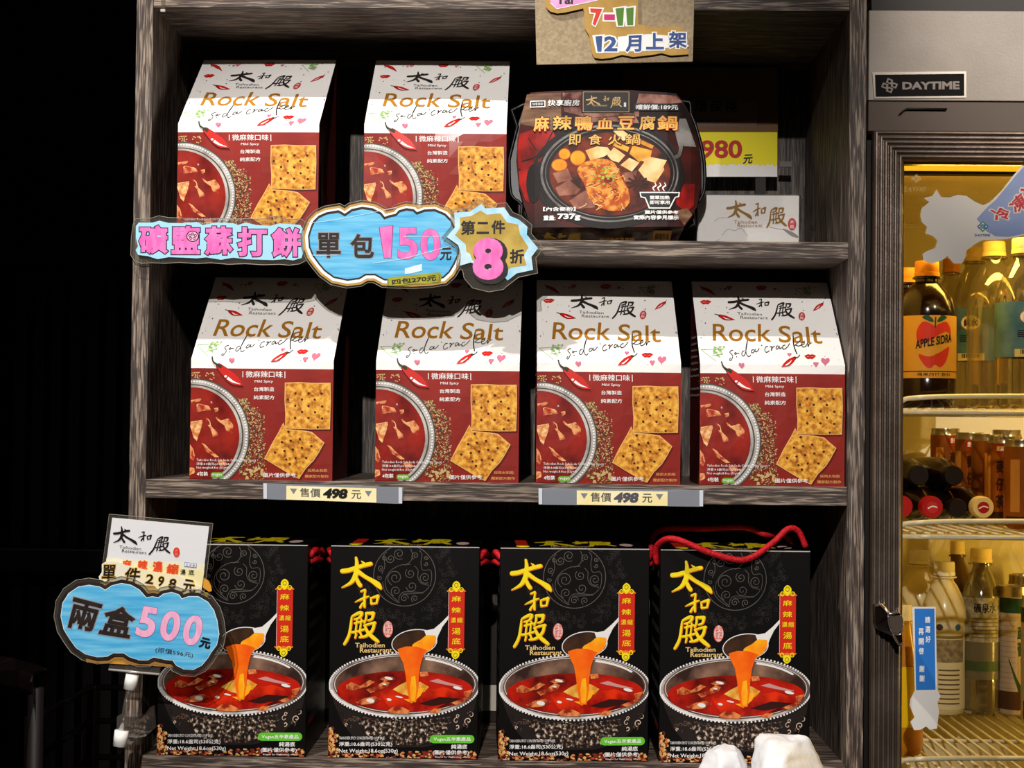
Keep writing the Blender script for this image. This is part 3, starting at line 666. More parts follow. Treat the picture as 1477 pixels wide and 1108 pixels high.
    for x_, y_, rx, ry in ((605, 665, 24, 12), (430, 675, 40, 20), (600, 465, 40, 12), (1250, 555, 45, 14), (700, 640, 36, 8), (560, 520, 20, 8)): A.ell('pot_print', SW, x_, y_, rx, ry, 10, 12, .2)
    # ladle and pouring soup
    ST = mat('print_stream_orange', '#f0560e', .35, col2='#ff7a12', scale=40); YO = mat('print_stream_yellow', '#ffc21e', .35, col2='#ff8a12', scale=50)
    A.ell('ladle_print', SW, 838, 128, 216, 124, 10, 40, -.12); A.ell('ladle_print', mat('print_ladle_inside', '#2e2018', .3, col2='#4a3020', scale=50), 838, 128, 208, 116, 11, 40, -.12)
    A.poly('ladle_print', SW, [(930, 18), (1020, 0), (1090, -60), (1156, -128), (1156, -95), (1100, -20), (1062, 60), (1040, 130), (1000, 190), (985, 160)], 11)
    A.poly('ladle_print', YO, [(1000, 60), (1040, 70), (1030, 140), (980, 200), (900, 240), (840, 210), (820, 150), (900, 100), (950, 60)], 12, 3)
    A.poly('ladle_print', ST, [(680, 190), (760, 165), (860, 165), (960, 200), (925, 245), (900, 330), (885, 440), (880, 560), (860, 690), (800, 690), (775, 560), (760, 440), (740, 330), (700, 250)], 13)
    A.poly('ladle_print', YO, [(815, 450), (850, 440), (862, 560), (850, 680), (812, 680), (800, 560)], 14); A.poly('ladle_print', YO, [(690, 560), (790, 520), (800, 660), (860, 670), (870, 560), (940, 560), (900, 630), (820, 700), (740, 660)], 12)
    # spices
    A.crop(715, 1040, 6.564)
    SPC = [mat('print_spice_a', '#b4502a', .5), mat('print_spice_b', '#e0b070', .5), mat('print_spice_c', '#7c2416', .5), mat('print_spice_d', '#c98a4a', .5), mat('print_spice_e', '#4a1c12', .5)]
    for _ in range(190):
        x_ = R.uniform(20, 1440); y_ = R.uniform(385, 460)-R.random()*20+12*math.sin(x_/90)
        A.poly('spice_print', R.choice(SPC), [(x_+R.uniform(8, 26)*math.cos(a), y_+R.uniform(6, 15)*math.sin(a)) for a in (0, 1.2, 2.5, 3.8, 5)], 9)
    for _ in range(60):
        x_ = 30+abs(R.gauss(0, 45)); y_ = R.uniform(150, 420)
        A.poly('spice_print', R.choice(SPC[1:4] if y_ > 230 else SPC), [(x_+R.uniform(8, 22)*math.cos(a), y_+R.uniform(10, 26)*math.sin(a)) for a in (0, 1.2, 2.5, 3.8, 5)], 9)
    for _ in range(40):
        x_ = R.uniform(850, 1420); y_ = R.uniform(375, 420); A.ell('spice_print', SPC[2], x_, y_, 12, 10, 9, 6)
    A.text('weight_print', WHT, 'TAIHODIEN SPICY CONCENTRATED SOUP BASE', (136, 228, 565, 256), 11, bold=.01, res=1)
    A.text('weight_print', WHT, '淨重:18.6盎司(530公克)', (135, 278, 640, 326), 11, bold=.03, res=2); A.text('weight_print', WHT, 'Net Weight:18.6oz(530g)', (135, 344, 692, 392), 11, bold=.02, res=2)
    VG = mat('print_vegan_pill', '#63c12e', .45); A.rect('caution_print', VG, 1030, 212, 1378, 290, 10); A.ell('caution_print', VG, 1030, 251, 36, 39, 10, 16); A.ell('caution_print', VG, 1378, 251, 36, 39, 10, 16)
    A.text('caution_print', WHT, 'Vegan五辛素產品', (1030, 230, 1380, 276), 11, bold=.03, res=1); A.text('caution_print', WHT, '純湯底', (1196, 300, 1348, 346), 11, bold=.04, res=1)
    A.text('caution_print', WHT, '(圖片僅供參考)', (1022, 356, 1366, 404), 11, bold=.03, res=1); A.text('caution_print', WHT, 'Images for illustration only', (1046, 412, 1350, 432), 11, res=1)
    A.build(t)
    # top print
    def ts(x, y, o): return (x, y, XH+.0001+o)
    T = Art(lambda a, b: (a, b), ts); T.u = .0003
    def mq(x0, y0, x1, y1): return [(x0, y1), (x1, y1), (x1, y0), (x0, y0)]
    brush(T, 'lid_print', Y1, 't', mq(-.035, .02, .000, .115), 2); brush(T, 'lid_print', Y1, 'h', mq(.001, .05, .018, .105), 2); brush(T, 'lid_print', Y1, 'd', mq(.017, .02, .043, .115), 2)
    T.text('lid_print', GD, 'Taihodien Restaurant', mq(-.024, .012, .016, .035), 2, res=1); T.ell('lid_print', PK, .056, .045, .007, .018, 2, 12)
    T.rect('lid_print', RED, -.058, .02, -.046, .115, 2); T.ell('lid_print', Y1, -.052, .02, .007, .012, 3, 10)
    T.build(t)
    # side print
    for sg in (-1, 1):
        S_ = Art(lambda a, b: (a, b), lambda y, z, o, sg=sg: (sg*(hw+.0001+o), y, z))
        for i in range(9):
            z = .19-i*.019
            S_.text('side_print', mat('print_side_grey', '#8e8882', .5), '麻辣濃縮湯底 太和殿', [(.012, z), (.10, z), (.10, z-.007), (.012, z-.007)], 1, res=1)
        S_.rect('side_print', RED, .012, .03, .05, .034, 1)
        S_.build(t)
    return t
sbx = make_soup_box()
ROPE = mat('red_braided_cord', '#cc1620', .6, col2='#98101a', scale=420, bump=.5, bscale=420)
def rope(root, kind):
    hw = XW/2; y1, y2, y0 = .022, .108, .02
    if kind == 'front':   # flopped over the front edge
        a = Vector((-hw-.003, .012, XH-.015)); b = Vector((hw-.004, .006, XH+.004))
        tube('rope_handle', [a, a+Vector((0, -.006, .018)), (-hw+.012, -.012, XH+.012), (-.025, -.014, XH-.002), (.008, -.012, XH-.008), (.036, -.004, XH+.008), (.052, 0, XH+.022), (hw-.012, .004, XH+.020), b], .0031, ROPE, root, 10)
        tube('rope_handle', [(-hw-.003, .10, XH-.016), (-hw+.006, .10, XH+.012), (-.02, .085, XH+.016), (.02, .08, XH+.018), (.04, .07, XH+.012), (hw-.01, .10, XH+.008), (hw+.002, .10, XH-.01)], .0031, ROPE, root, 10)
    else:
        for x, sg in ((-hw, -1), (hw, 1)):
            tube('rope_handle', [(x-sg*.001, .015, XH-.012), (x+sg*.004, .022, XH-.006), (x+sg*.005, .04, XH-.010), (x+sg*.005, .07, XH-.013), (x-sg*.001, .10, XH-.012)], .0031, ROPE, root, 10)
            tube('rope_handle', [(x-sg*.001, .02, XH-.018), (x+sg*.004, .026, XH-.016), (x+sg*.006, .05, XH-.019), (x-sg*.001, .09, XH-.02)], .0031, ROPE, root, 10)
def box_loc(pl, pr, Y): a = P(*pl, Y); b = P(*pr, Y); return ((a.x+b.x)/2, Y, .0002)
t_ = thing('storage_carton', 'dark carton with a pale band standing behind the black soup boxes', 'carton')
xa, xb = P(405, 1000, .20).x, P(735, 1000, .20).x
boxo('carton_body', (xa, xb, .20, .262, .0003, P(560, 880, .20).z), mat('carton_dark', '#221b18', .5), t_, bev=.001)
boxo('pale_band', (xa+.001, xb-.001, .1985, .1999, P(560, 1023, .2).z, P(560, 986, .2).z), mat('carton_band', '#b5ad9e', .6), t_)
B4 = copy_tree(sbx, box_loc((952, 1000), (1167, 1000), .003), (0, 0, r(.3)), 'soup base box at the right end, red rope handle flopped over its front')
B3 = copy_tree(sbx, box_loc((720, 1000), (935, 1000), .003), (0, 0, r(2.6)), 'soup base box directly left of the one with the flopped rope handle')
B2 = copy_tree(sbx, box_loc((475, 1000), (689, 1000), .003), (0, 0, r(.2)), 'soup base box beside the one half hidden by the cloud price sign')
sbx.location = box_loc((227, 1000), (442, 1000), .003); sbx['label'] = 'soup base box at the left end, half hidden by the cloud price sign'
rope(B4, 'front')
for b in (B3, B2, sbx): rope(b, 'side')
# ------------------------------------------------------------------ HOT POT MEAL PACK
def make_meal():
    t = thing('hot_pot_meal_pack', 'glossy ready-meal pack with a printed hot pot, upright at the centre of the top shelf', 'meal pack', (0, 0, 0))
    Yb, Yt = .008, .024; zb = P(860, 327, Yb).z; zt = P(860, 134, Yt).z; cx = P(875, 240, .03).x; hwid = .098
    k = (Yt-Yb)/(zt-zb)
    def mp(px, py):
        Y = .03
        for _ in range(4):
            p = P(px, py, Y); Y = Yb+(p.z-zb)*k
        return (p.x, p.z)
    def surf(x, z, o):
        u = abs(x-cx)/hwid; return (x, Yb+(z-zb)*k+.016*max(0, u-.55)**2*3-o, z)
    cutx = [cx-hwid+hwid*2*i/16 for i in range(-1, 18)]
    A = Art(mp, surf, cutx=cutx, cuts=[zb+(zt-zb)*i/6 for i in range(1, 6)])
    A.crop(720, 100, 4.2625)
    BG = mat('print_pack_dark', '#190e0c', .5, col2='#4a1813', scale=22, spec=.16)
    out = [(190, 140), (500, 128), (800, 128), (1085, 146), (1130, 190), (1185, 285), (1228, 420), (1248, 560), (1250, 700), (1225, 820), (1190, 900), (1140, 966), (660, 972), (200, 972), (150, 830), (118, 700), (104, 560), (112, 420), (140, 270), (160, 200)]
    A.poly('sleeve', BG, out, 0)
    G = dict(coat=0, spec=.16)
    def M(n, c, c2=None, sc=60, **k2): return mat('pack_'+n, c, .5, col2=c2, scale=sc, **G, **k2)
    CHR = M('chili_red', '#a81a14', '#5e0c0a', 40); WD = M('wood_table', '#5a3a2a', '#8a6a50', 30, stretch=(1, 1, 6)); SIL = M('pot_handle_grey', '#4c4846', '#8b8682', 40); DKP = M('pot_dark', '#1b1614'); BRO = M('broth', '#2c100a', '#7c2c12', 60)
    A.poly('food_print', WD, [(170, 150), (380, 145), (380, 300), (330, 380), (130, 330), (145, 250)], 1); A.poly('food_print', M('garlic_red', '#5c1c16', '#c08a78', 60, contrast=(.42, .66)), [(390, 145), (505, 140), (505, 270), (560, 330), (860, 330), (830, 270), (860, 150), (1085, 160), (1130, 200), (860, 240), (860, 290), (560, 300), (400, 260)], 1)
    A.poly('food_print', CHR, [(125, 390), (200, 370), (330, 380), (350, 420), (270, 540), (230, 600), (170, 640), (118, 600), (112, 480)], 2); A.poly('food_print', CHR, [(120, 620), (180, 600), (230, 590), (170, 700), (185, 820), (160, 800), (125, 700)], 3)
    A.rib('food_print', DKP, [(330, 380), (250, 520), (140, 560)], 3, w=7); A.rib('food_print', DKP, [(180, 420), (230, 500)], 3, w=5)
    A.poly('food_print', SIL, [(1085, 400), (1110, 300), (1150, 300), (1215, 470), (1130, 470), (1120, 530)], 2); A.poly('food_print', CHR, [(1080, 720), (1150, 700), (1205, 700), (1200, 830), (1150, 880), (1090, 830)], 2)
    A.poly('food_print', WD, [(1050, 880), (1160, 850), (1190, 890), (1140, 955), (1090, 900)], 3)
    A.ell('food_print', DKP, 670, 650, 470, 330, 3, 60); A.ell('food_print', DKP, 210, 700, 44, 120, 4, 20)
    A.ell('food_print', SIL, 678, 640, 425, 300, 4, 60); A.ell('food_print', DKP, 680, 640, 412, 288, 5, 60); A.ring('food_print', SIL, 680, 640, 395, 272, 5, 6, 60)
    A.ell('food_print', BRO, 680, 645, 372, 255, 6, 50)
    A.rib('food_print', SIL, [(1090, 380), (1120, 440), (1110, 520), (1085, 540)], 5, w=22, n=4)
    EGG = M('yolk', '#f0a81c', '#d97a14', 50); TOF = M('tofu', '#f0d9a0', '#d9a04e', 60); MEAT = M('noodle', '#b04a14', '#e89a3c', 130, contrast=(.42, .6)); BLD = M('duck_blood', '#6e3a2c', '#a8705a', 60); VEG = M('greens', '#6a8a2a', '#c2c84a', 90)
    for x_, y_, a, b in ((402, 522, 32, 30), (484, 546, 44, 42), (370, 590, 44, 34)): A.ell('food_print', M('yolk_edge', '#c9640f'), x_, y_, a+5, b+5, 7, 20); A.ell('food_print', EGG, x_, y_, a, b, 8, 20)
    for pts in ([(530, 500), (600, 475), (665, 480), (690, 510), (640, 540), (560, 560)], [(665, 530), (705, 480), (775, 530), (735, 575), (690, 560)], [(745, 590), (800, 545), (862, 575), (815, 630)], [(700, 380), (760, 375), (830, 430), (760, 440)], [(855, 620), (900, 560), (1000, 570), (1015, 620), (960, 700), (900, 680)], [(870, 560), (930, 540), (1030, 560), (1010, 600), (940, 590)]): A.poly('food_print', TOF, pts, 8, 0)
    for pts in ([(790, 400), (860, 430), (950, 470), (940, 490), (850, 450)], [(820, 470), (940, 500), (930, 540), (860, 570), (800, 520)], [(700, 440), (800, 480), (790, 510), (700, 470)]): A.poly('food_print', M('bamboo', '#e8b040', '#c97a20', 70), pts, 7)
    for pts in ([(330, 640), (420, 610), (450, 680), (360, 700)], [(345, 730), (430, 680), (500, 740), (470, 770), (370, 780)], [(430, 810), (520, 750), (575, 730), (590, 850), (470, 860)], [(760, 640), (850, 620), (830, 690), (770, 690)]): A.poly('food_print', BLD, pts, 7)
    A.poly('food_print', MEAT, [(500, 590), (560, 560), (640, 550), (710, 580), (740, 650), (790, 740), (800, 820), (740, 870), (640, 860), (560, 800), (520, 700), (480, 630)], 9, 3)
    for _ in range(46):
        x_, y_ = R.uniform(520, 770), R.uniform(580, 840); A.rib('food_print', R.choice([EGG, TOF, BRO, M('noodle_light', '#f0b050')]), [(x_, y_), (x_+R.uniform(-30, 30), y_+R.uniform(5, 22)), (x_+R.uniform(-50, 50), y_+R.uniform(15, 45))], 10, w=4, n=3, cap=False)
    for _ in range(26): A.ell('food_print', VEG, R.gauss(655, 36), R.gauss(665, 28), 9, 7, 11, 6)
    A.ell('food_print', CHR, 668, 680, 30, 18, 11, 12)
    for i in range(10): A.rib('food_print', M('star_anise', '#3c160c'), [(850, 700), (850+70*math.cos(i*.63), 700+50*math.sin(i*.63))], 9, w=12, cap=False)
    # labels
    A.rect('logo_print', mat('print_pack_gold', '#a8823c', .3), 514, 138, 800, 266, 12); A.rect('logo_print', K, 519, 143, 795, 261, 13)
    GD = mat('print_pack_logo_gold', '#d0a24a', .3)
    brush(A, 'logo_print', GD, 't', (535, 162, 622, 226), 14); brush(A, 'logo_print', GD, 'h', (636, 166, 676, 200), 14); brush(A, 'logo_print', GD, 'd', (684, 172, 752, 240), 14)
    A.text('logo_print', GD, 'Taihodien Restaurant', (574, 216, 664, 230), 14, res=1); A.rect('logo_print', WHT, 766, 206, 780, 232, 14)
    A.rect('title_print#a', WHT, 190, 192, 284, 234, 12); A.rect('title_print#a', K, 196, 198, 278, 228, 13); A.text('title_print#a', WHT, '快享廚房', (204, 204, 270, 222), 14, res=1)
    A.txo('title_print#a', WHT, K, '快享廚房', (298, 188, 494, 228), 12, bold=.02, o=.03, shear=.02, res=2)
    A.rect('title_print#b', K, 832, 212, 1106, 256, 12); A.text('title_print#b', WHT, '嚐鮮價:189元', (840, 218, 1100, 250), 13, bold=.03, res=2)
    TG = M('title_gold', '#f3b65a'); TO = M('title_orange_edge', '#c2401a')
    for ch, b in zip('麻辣鴨血豆腐鍋', ((212, 290, 308, 382), (330, 286, 448, 376), (466, 288, 574, 378), (600, 300, 700, 368), (728, 290, 832, 372), (862, 288, 958, 376), (972, 286, 1098, 376))):
        A.txo('title_print', TG, K, ch, b, 13, bold=.02, o=.04, shear=.04, res=2); A.text('title_print', TO, ch, (b[0]+3, b[1]+3, b[2]+3, b[3]+3), 13, bold=.03, shear=.04, res=2)
    for ch, b in zip('即食火鍋', ((428, 402, 500, 468), (548, 402, 630, 466), (670, 402, 752, 468), (776, 400, 868, 466))): A.txo('title_print#d', TG, K, ch, b, 13, bold=.01, o=.035, shear=.04, res=2)
    A.text('title_print#e', WHT, '【內含麥粉】', (270, 848, 470, 874), 13, bold=.02, res=1); A.text('title_print#e', WHT, '重量:', (272, 900, 346, 930), 13, bold=.03, res=1); A.text('title_print#e', WHT, '737g', (358, 888, 500, 932), 13, bold=.045, res=2)
    A.poly('title_print#f', WHT, [(862, 755), (1112, 755), (1106, 785), (1085, 790), (1050, 858), (920, 858), (895, 795), (868, 788)], 12); A.poly('title_print#f', K, [(870, 762), (1104, 762), (1098, 780), (1080, 784), (1044, 850), (926, 850), (900, 788), (874, 782)], 13)
    A.text('title_print#f', WHT, '簡單加熱', (925, 778, 1048, 802), 14, bold=.03, res=1); A.text('title_print#f', WHT, '即可享用', (925, 808, 1048, 832), 14, bold=.03, res=1)
    for x_ in (955, 985, 1015): A.rib('title_print#f', WHT, [(x_, 750, 4), (x_-10, 730, 9), (x_+8, 715, 9), (x_, 698, 3)], 13, n=3)
    A.text('title_print#f', WHT, '圖片僅供參考', (896, 868, 1102, 892), 13, bold=.03, res=1); A.text('title_print#f', WHT, '實際內容參見標示', (826, 898, 1104, 926), 13, bold=.03, res=1)
    A.build(t)
    # sleeve thickness / lower flap / tray
    def sp(p, dy=0.0): x, z = mp(720+p[0]/4.2625, 100+p[1]/4.2625); q = surf(x, z, 0); return Vector((q[0], q[1]+dy, q[2]))
    ring = [sp(p) for p in out]; n = len(ring)
    V = [v+Vector((0, .0006, 0)) for v in ring]+[v+Vector((0, .004, 0)) for v in ring]
    Fc = [(i, (i+1) % n, (i+1) % n+n, i+n) for i in range(n)]+[tuple(range(n, 2*n))]
    link('sleeve_edge', mesh('sleeve_edge', V, Fc, BG), t)
    a, b = sp((200, 972)), sp((1140, 966)); zf = Z1+.001
    q = [a, b, Vector((b.x-.006, Yb+.030, zf)), Vector((a.x+.006, Yb+.030, zf))]
    q2 = [v+Vector((0, .02, .0)) for v in q]
    FL = M('flap_print', '#241614', '#7a6a5e', 60)
    link('sleeve_flap', mesh('sleeve_flap', q+q2, [(0, 1, 2, 3), (0, 3, 7, 4), (1, 5, 6, 2), (4, 7, 6, 5), (3, 2, 6, 7)], FL), t)
    def fs(x, s_, o):   # s 0 (top) .. 1 (bottom)
        y = q[0].y+(q[3].y-q[0].y)*s_; z = a.z+(zf-a.z)*s_; return (x, y-o-.0001, z+0)
    Fp = Art(lambda u, v: (a.x+(b.x-a.x)*u, v), fs); Fp.u = .002
    brush(Fp, 'flap_print', GD, 't', (.08, .30, .15, .75), 1); brush(Fp, 'flap_print', GD, 'h', (.17, .35, .22, .7), 1); brush(Fp, 'flap_print', GD, 'd', (.24, .35, .32, .9), 1)
    Fp.text('flap_print', TG, '麻辣鴨血豆腐鍋', (.45, .60, .68, .85), 1, bold=.01, res=1)
    Fp.rect('flap_print', mat('print_flap_tan', '#b4854a', .4), .80, .12, .92, .88, 1); Fp.text('flap_print', K, '調理方法', (.815, .30, .905, .7), 2, bold=.01, res=1)
    Fp.build(t)
    TR = mat('black_tray_plastic', '#100d0d', .35)
    tr = [(155, 190), (1085, 160), (1190, 250), (1262, 480), (1278, 660), (1262, 760), (1200, 850), (1125, 975), (215, 985), (140, 820), (70, 750), (58, 560), (66, 500), (110, 330)]
    V = []; m_ = len(tr); c = sp((670, 560), .02)
    for sc, dy in ((1, .022), (1, .026), (.93, .030), (.80, .095)):
        for p in tr:
            w = sp(p); w.y = sp((670, p[1])).y+dy; w.x = c.x+(w.x-c.x)*sc; w.z = max(Z1+.002, c.z+(w.z-c.z)*sc); V.append(w)
    Fc = [tuple(range(m_))[::-1], tuple(range(3*m_, 4*m_))]
    for k_ in range(3): Fc += [(k_*m_+i, k_*m_+(i+1) % m_, (k_+1)*m_+(i+1) % m_, (k_+1)*m_+i) for i in range(m_)]
    link('tray', mesh('tray', V, Fc, TR), t)
    rimp = [V[i]+Vector((0, -.001, 0)) for i in range(m_)]
    tube('tray_rim', rimp, .0018, TR, t, 8, 3, closed=True)
    return t
make_meal()
# ------------------------------------------------------------------ white gift box, placard
def make_white_box():
    Y = .075; a = P(1006, 281, Y); b = P(1153, 281, Y); dp = .10
    t = thing('gift_box', 'white box with gold brush lettering in clear wrap at the right of the top shelf', 'box', ((a.x+b.x)/2, Y, Z1), (0, 0, 0))
    hw = (b.x-a.x)/2; hz = a.z-Z1
    boxo('carton', (-hw, hw, 0, dp, 0.0004, hz), mat('white_textured_card', '#dedad6', .5, bump=.3, bscale=90), t, bev=.0008)
    A = Art(lambda px, py: ((P(px, py, Y).x-(a.x+b.x)/2), P(px, py, Y).z-Z1), lambda x, z, o: (x, -o-.0001, z), clip=(-hw+.001, hw-.001, .001, hz-.001))
    A.crop(960, 0, 2.769); G = mat('print_gift_gold', '#8c6320', .5)
    brush(A, 'logo_print', G, 't', [(243, 798), (345, 800), (345, 876), (246, 874)], 2); brush(A, 'logo_print', G, 'h', (346, 810, 402, 866), 2); brush(A, 'logo_print', G, 'd', (402, 828, 482, 912), 2)
    A.text('logo_print', G, 'Taihodien', (273, 880, 366, 894), 2, res=2); A.text('logo_print', G, 'Restaurant', (287, 894, 386, 908), 2, res=2); seal(A, 'logo_print', mat('print_seal_red', '#c23a3a'), WHT, 505, 896, 34, 50)
    L = mat('print_hairline_grey', '#8d8782', .6)
    for pts in ([(195, 885), (215, 870), (240, 872)], [(225, 940), (250, 915), (275, 922), (300, 912), (330, 945)], [(200, 965), (215, 955)], [(415, 908), (455, 915), (500, 925)]): A.rib('logo_print', L, pts, 1, w=1.5, cap=False)
    A.rib('logo_print', L, [(470, 915, 4), (505, 935, 16), (535, 950, 5)], 1)
    A.build(t)
    WRAP = clear('cellophane_wrap', '#f4f4f4', .16, .12)
    V = []; pr = [(-hw-.001, 0, .0006), (hw+.001, 0, .0006), (hw+.001, 0, hz+.001), (-hw-.001, 0, hz+.001)]
    V = [(x, -.0012, z) for x, _, z in pr]+[(x, dp+.0012, z) for x, _, z in pr]
    link('clear_wrap', mesh('clear_wrap', V, [(0, 1, 2, 3), (3, 2, 6, 7), (0, 3, 7, 4)], WRAP), t)
    e = hw+.001; gx = []
    for i in range(6):
        u = i/5; gx.append((e+.002+.013*u+.002*math.sin(i*2.2), .004+.02*u, 0))
    V = [(e, -.001, .001), (e, -.001, hz), (e+.010, .006, hz*.72), (e+.019, .012, hz*.35), (e+.013, .004, .002), (e+.004, .03, hz*.9), (e+.016, .05, hz*.5), (e, dp, hz), (e, dp, .001), (e+.014, .05, .002)]
    link('wrap_end_fold', mesh('wrap_end_fold', V, [(0, 1, 2), (0, 2, 3), (0, 3, 4), (1, 5, 2), (5, 6, 3), (5, 3, 2), (1, 7, 5), (7, 8, 6), (7, 6, 5), (3, 6, 9), (3, 9, 4), (6, 8, 9)], WRAP), t)
make_white_box()
def make_placard():
    Y = .235; t = thing('chopsticks_placard', 'tall card behind the hot-pot pack priced 980 in red on a yellow band', 'placard')
    c = [P(897, 97, Y), P(1122, 97, Y), P(1122, 255, Y), P(897, 255, Y)]
    BRN = mat('placard_brown_print', '#5e3f1c', .55, col2='#6b4a24', scale=8); slab('card', [v for v in c], .0015, BRN, t)
    A = plane_art(Y); A.crop(960, 0, 2.769)
    YEL = mat('placard_yellow', '#e6d60f', .5); LW = mat('placard_white', '#e0dcd8', .5); RDD = mat('placard_red_digits', '#b01818', .5)
    A.rect('band_print', LW, -174, 640, 446, 706, 1); A.rect('band_print', YEL, -174, 528, 446, 655, 2)
    zig = [(160+i*9.5, 655+(R.uniform(0, 14) if i % 2 else 0)) for i in range(31)]; A.poly('band_print', YEL, [(160, 650)]+zig+[(446, 650)], 2)
    A.rect('band_print', mat('placard_mauve', '#6e5648', .55), 0, 405, 365, 505, 1)
    for ch, b in (('殿', (48, 400, 104, 452)), ('環', (118, 402, 166, 448)), ('保', (176, 402, 226, 448)), ('筷', (236, 402, 286, 452))): A.text('title_print', K, ch, b, 3, bold=.015, shear=.05, res=2)
    A.text('title_print', K, 'environment friendly chopsticks', (130, 476, 295, 486), 3, res=1); A.text('title_print', K, 'stainless steel portable tableware set', (130, 496, 370, 506), 3, res=1)
    A.text('title_print', RDD, '980', (140, 560, 306, 634), 3, bold=.03, res=4); A.text('title_print', K, '元', [(310, 618), (348, 616), (348, 654), (310, 656)], 3, bold=.03, shear=.1)
    A.build(t); zf = Z1+.0003
    xa = c[3].x
    boxo('prop_leg', (P(980, 255, Y).x, P(1000, 255, Y).x, Y+.002, Y+.004, zf, c[0].z-.03), mat('prop_leg_dark', '#1a1412', .5), t); boxo('prop_leg', (P(1090, 255, Y).x, P(1105, 255, Y).x, Y+.002, Y+.004, zf, c[0].z-.03), mat('prop_leg_dark', '#1a1412', .5), t)
    tag_ = bmobj('price_rail_clip', box(P(1124, 232, Y).x, P(1142, 232, Y).x, Y-.002, Y+.001, P(1130, 241, Y).z, P(1130, 233, Y).z), mat('clear_clip_grey', '#6c645e', .3), t)
make_placard()
# ------------------------------------------------------------------ SIGNS
FILM = clear('laminating_film', '#efefec', .10, .1, diff=.05, dcol='#bbb3a6')
FEDGE = mat('film_edge_glint', '#8f877a', .25)
def film(name, part_parent, outline_px, Y, edge=True):
    w = [P(x, y, Y) for x, y in outline_px]
    slab(name, w, .0006, FILM, part_parent)
    if edge: tube('film_edge', [tuple(v) for v in w], .00035, FEDGE, part_parent, 5, 1, closed=True)
def crop_pts(pts, x0, y0, s): return [(x0+x/s, y0+y/s) for x, y in pts]
def marker(name, c, c2, sc=90, ang=(1, 1, 9)): return mat(name, c, .5, col2=c2, scale=sc, stretch=ang, contrast=(.35, .7))
BLU = marker('marker_blue', '#3fa6da', '#7cc8ea', 40, (.5, 1, 6)); PNK = marker('marker_pink', '#e45fb0', '#ef85c8', 60, (3, 1, 1)); PNL = marker('marker_light_pink', '#eaa0c8', '#f3bcd8', 60, (3, 1, 1)); SKY = mat('paper_pale_blue', '#9fd3ea', .5)
KRA = mat('kraft_card', '#c09a52', .6, col2='#ae8640', scale=60); KRD = mat('kraft_gold', '#a98c3c', .6, col2='#c4a854', scale=50); MRK = mat('marker_black_brown', '#1e1614', .5, col2='#2e2420', scale=60)
# pink lettered strip
def sign_pink():
    Y = -.0075; t = thing('lettered_name_sign', 'long cut-out sign of fat pink characters on pale blue across the left upright', 'sign')
    o = [(40, 220), (60, 175), (180, 172), (250, 150), (330, 165), (500, 172), (620, 180), (760, 172), (960, 175), (1090, 175), (1150, 160), (1220, 150), (1300, 178), (1420, 178), (1470, 215), (1500, 330), (1490, 440), (1450, 520), (1400, 545), (1320, 555), (1240, 548), (1100, 552), (960, 542), (820, 548), (680, 535), (560, 542), (420, 532), (300, 540), (190, 535), (110, 540), (50, 520), (20, 470), (25, 330)]
    film('laminate_film', t, crop_pts(o, 185, 285, 5.68), Y)
    bk = [(62, 235), (85, 205), (200, 205), (255, 190), (330, 208), (440, 210), (560, 200), (610, 225), (720, 205), (860, 210), (900, 225), (960, 205), (1050, 225), (1160, 232), (1240, 212), (1330, 218), (1410, 225), (1440, 280), (1440, 420), (1420, 495), (1350, 515), (1280, 505), (1190, 512), (1100, 510), (960, 505), (860, 492), (760, 510), (640, 490), (560, 498), (440, 492), (330, 488), (240, 505), (160, 480), (80, 470), (60, 430), (80, 400), (62, 330)]
    slab('backing_card', [P(x, y, Y-.0012) for x, y in crop_pts(bk, 185, 285, 5.68)], .0011, SKY, t)
    A = plane_art(Y-.0012); A.crop(185, 285, 5.68)
    for ch, b in (('礦', (92, 232, 320, 456)), ('鹽', (358, 236, 584, 460)), ('蘇', (632, 240, 852, 466)), ('打', (900, 246, 1132, 478)), ('餅', (1178, 252, 1410, 482))):
        A.text('lettering#'+ch, K, ch, b, 1, .022, .050, res=2); A.text('lettering#'+ch, PNK, ch, b, 2, .022, .018, res=2)
    A.ell('lettering', K, 528, 318, 52, 46, 3, 20); A.ell('lettering', PNL, 528, 318, 44, 38, 4, 20)
    for i in range(5): a_ = i*1.257-.3; A.ring('lettering', K, 528+24*math.cos(a_), 318+20*math.sin(a_), 10, 9, 5, 5, 10)
    A.build(t)
    boxo('clip_arm', (P(200, 330, 0).x, P(214, 330, 0).x, Y+.0008, -.0004, P(200, 335, 0).z, P(200, 320, 0).z), FILM, t)
sign_pink()
CL1 = [(85, 190), (100, 155), (130, 125), (175, 105), (245, 93), (285, 116), (330, 85), (390, 72), (450, 80), (500, 105), (524, 135), (560, 122), (598, 114), (618, 92), (660, 80), (700, 86), (722, 106), (770, 88), (830, 85), (890, 110), (925, 145), (945, 190), (955, 240), (975, 290), (970, 340), (945, 400), (915, 450), (880, 482), (800, 495), (700, 500), (600, 498), (525, 494), (470, 464), (410, 464), (370, 488), (300, 497), (220, 480), (165, 440), (130, 398), (95, 350), (75, 300), (70, 240)]
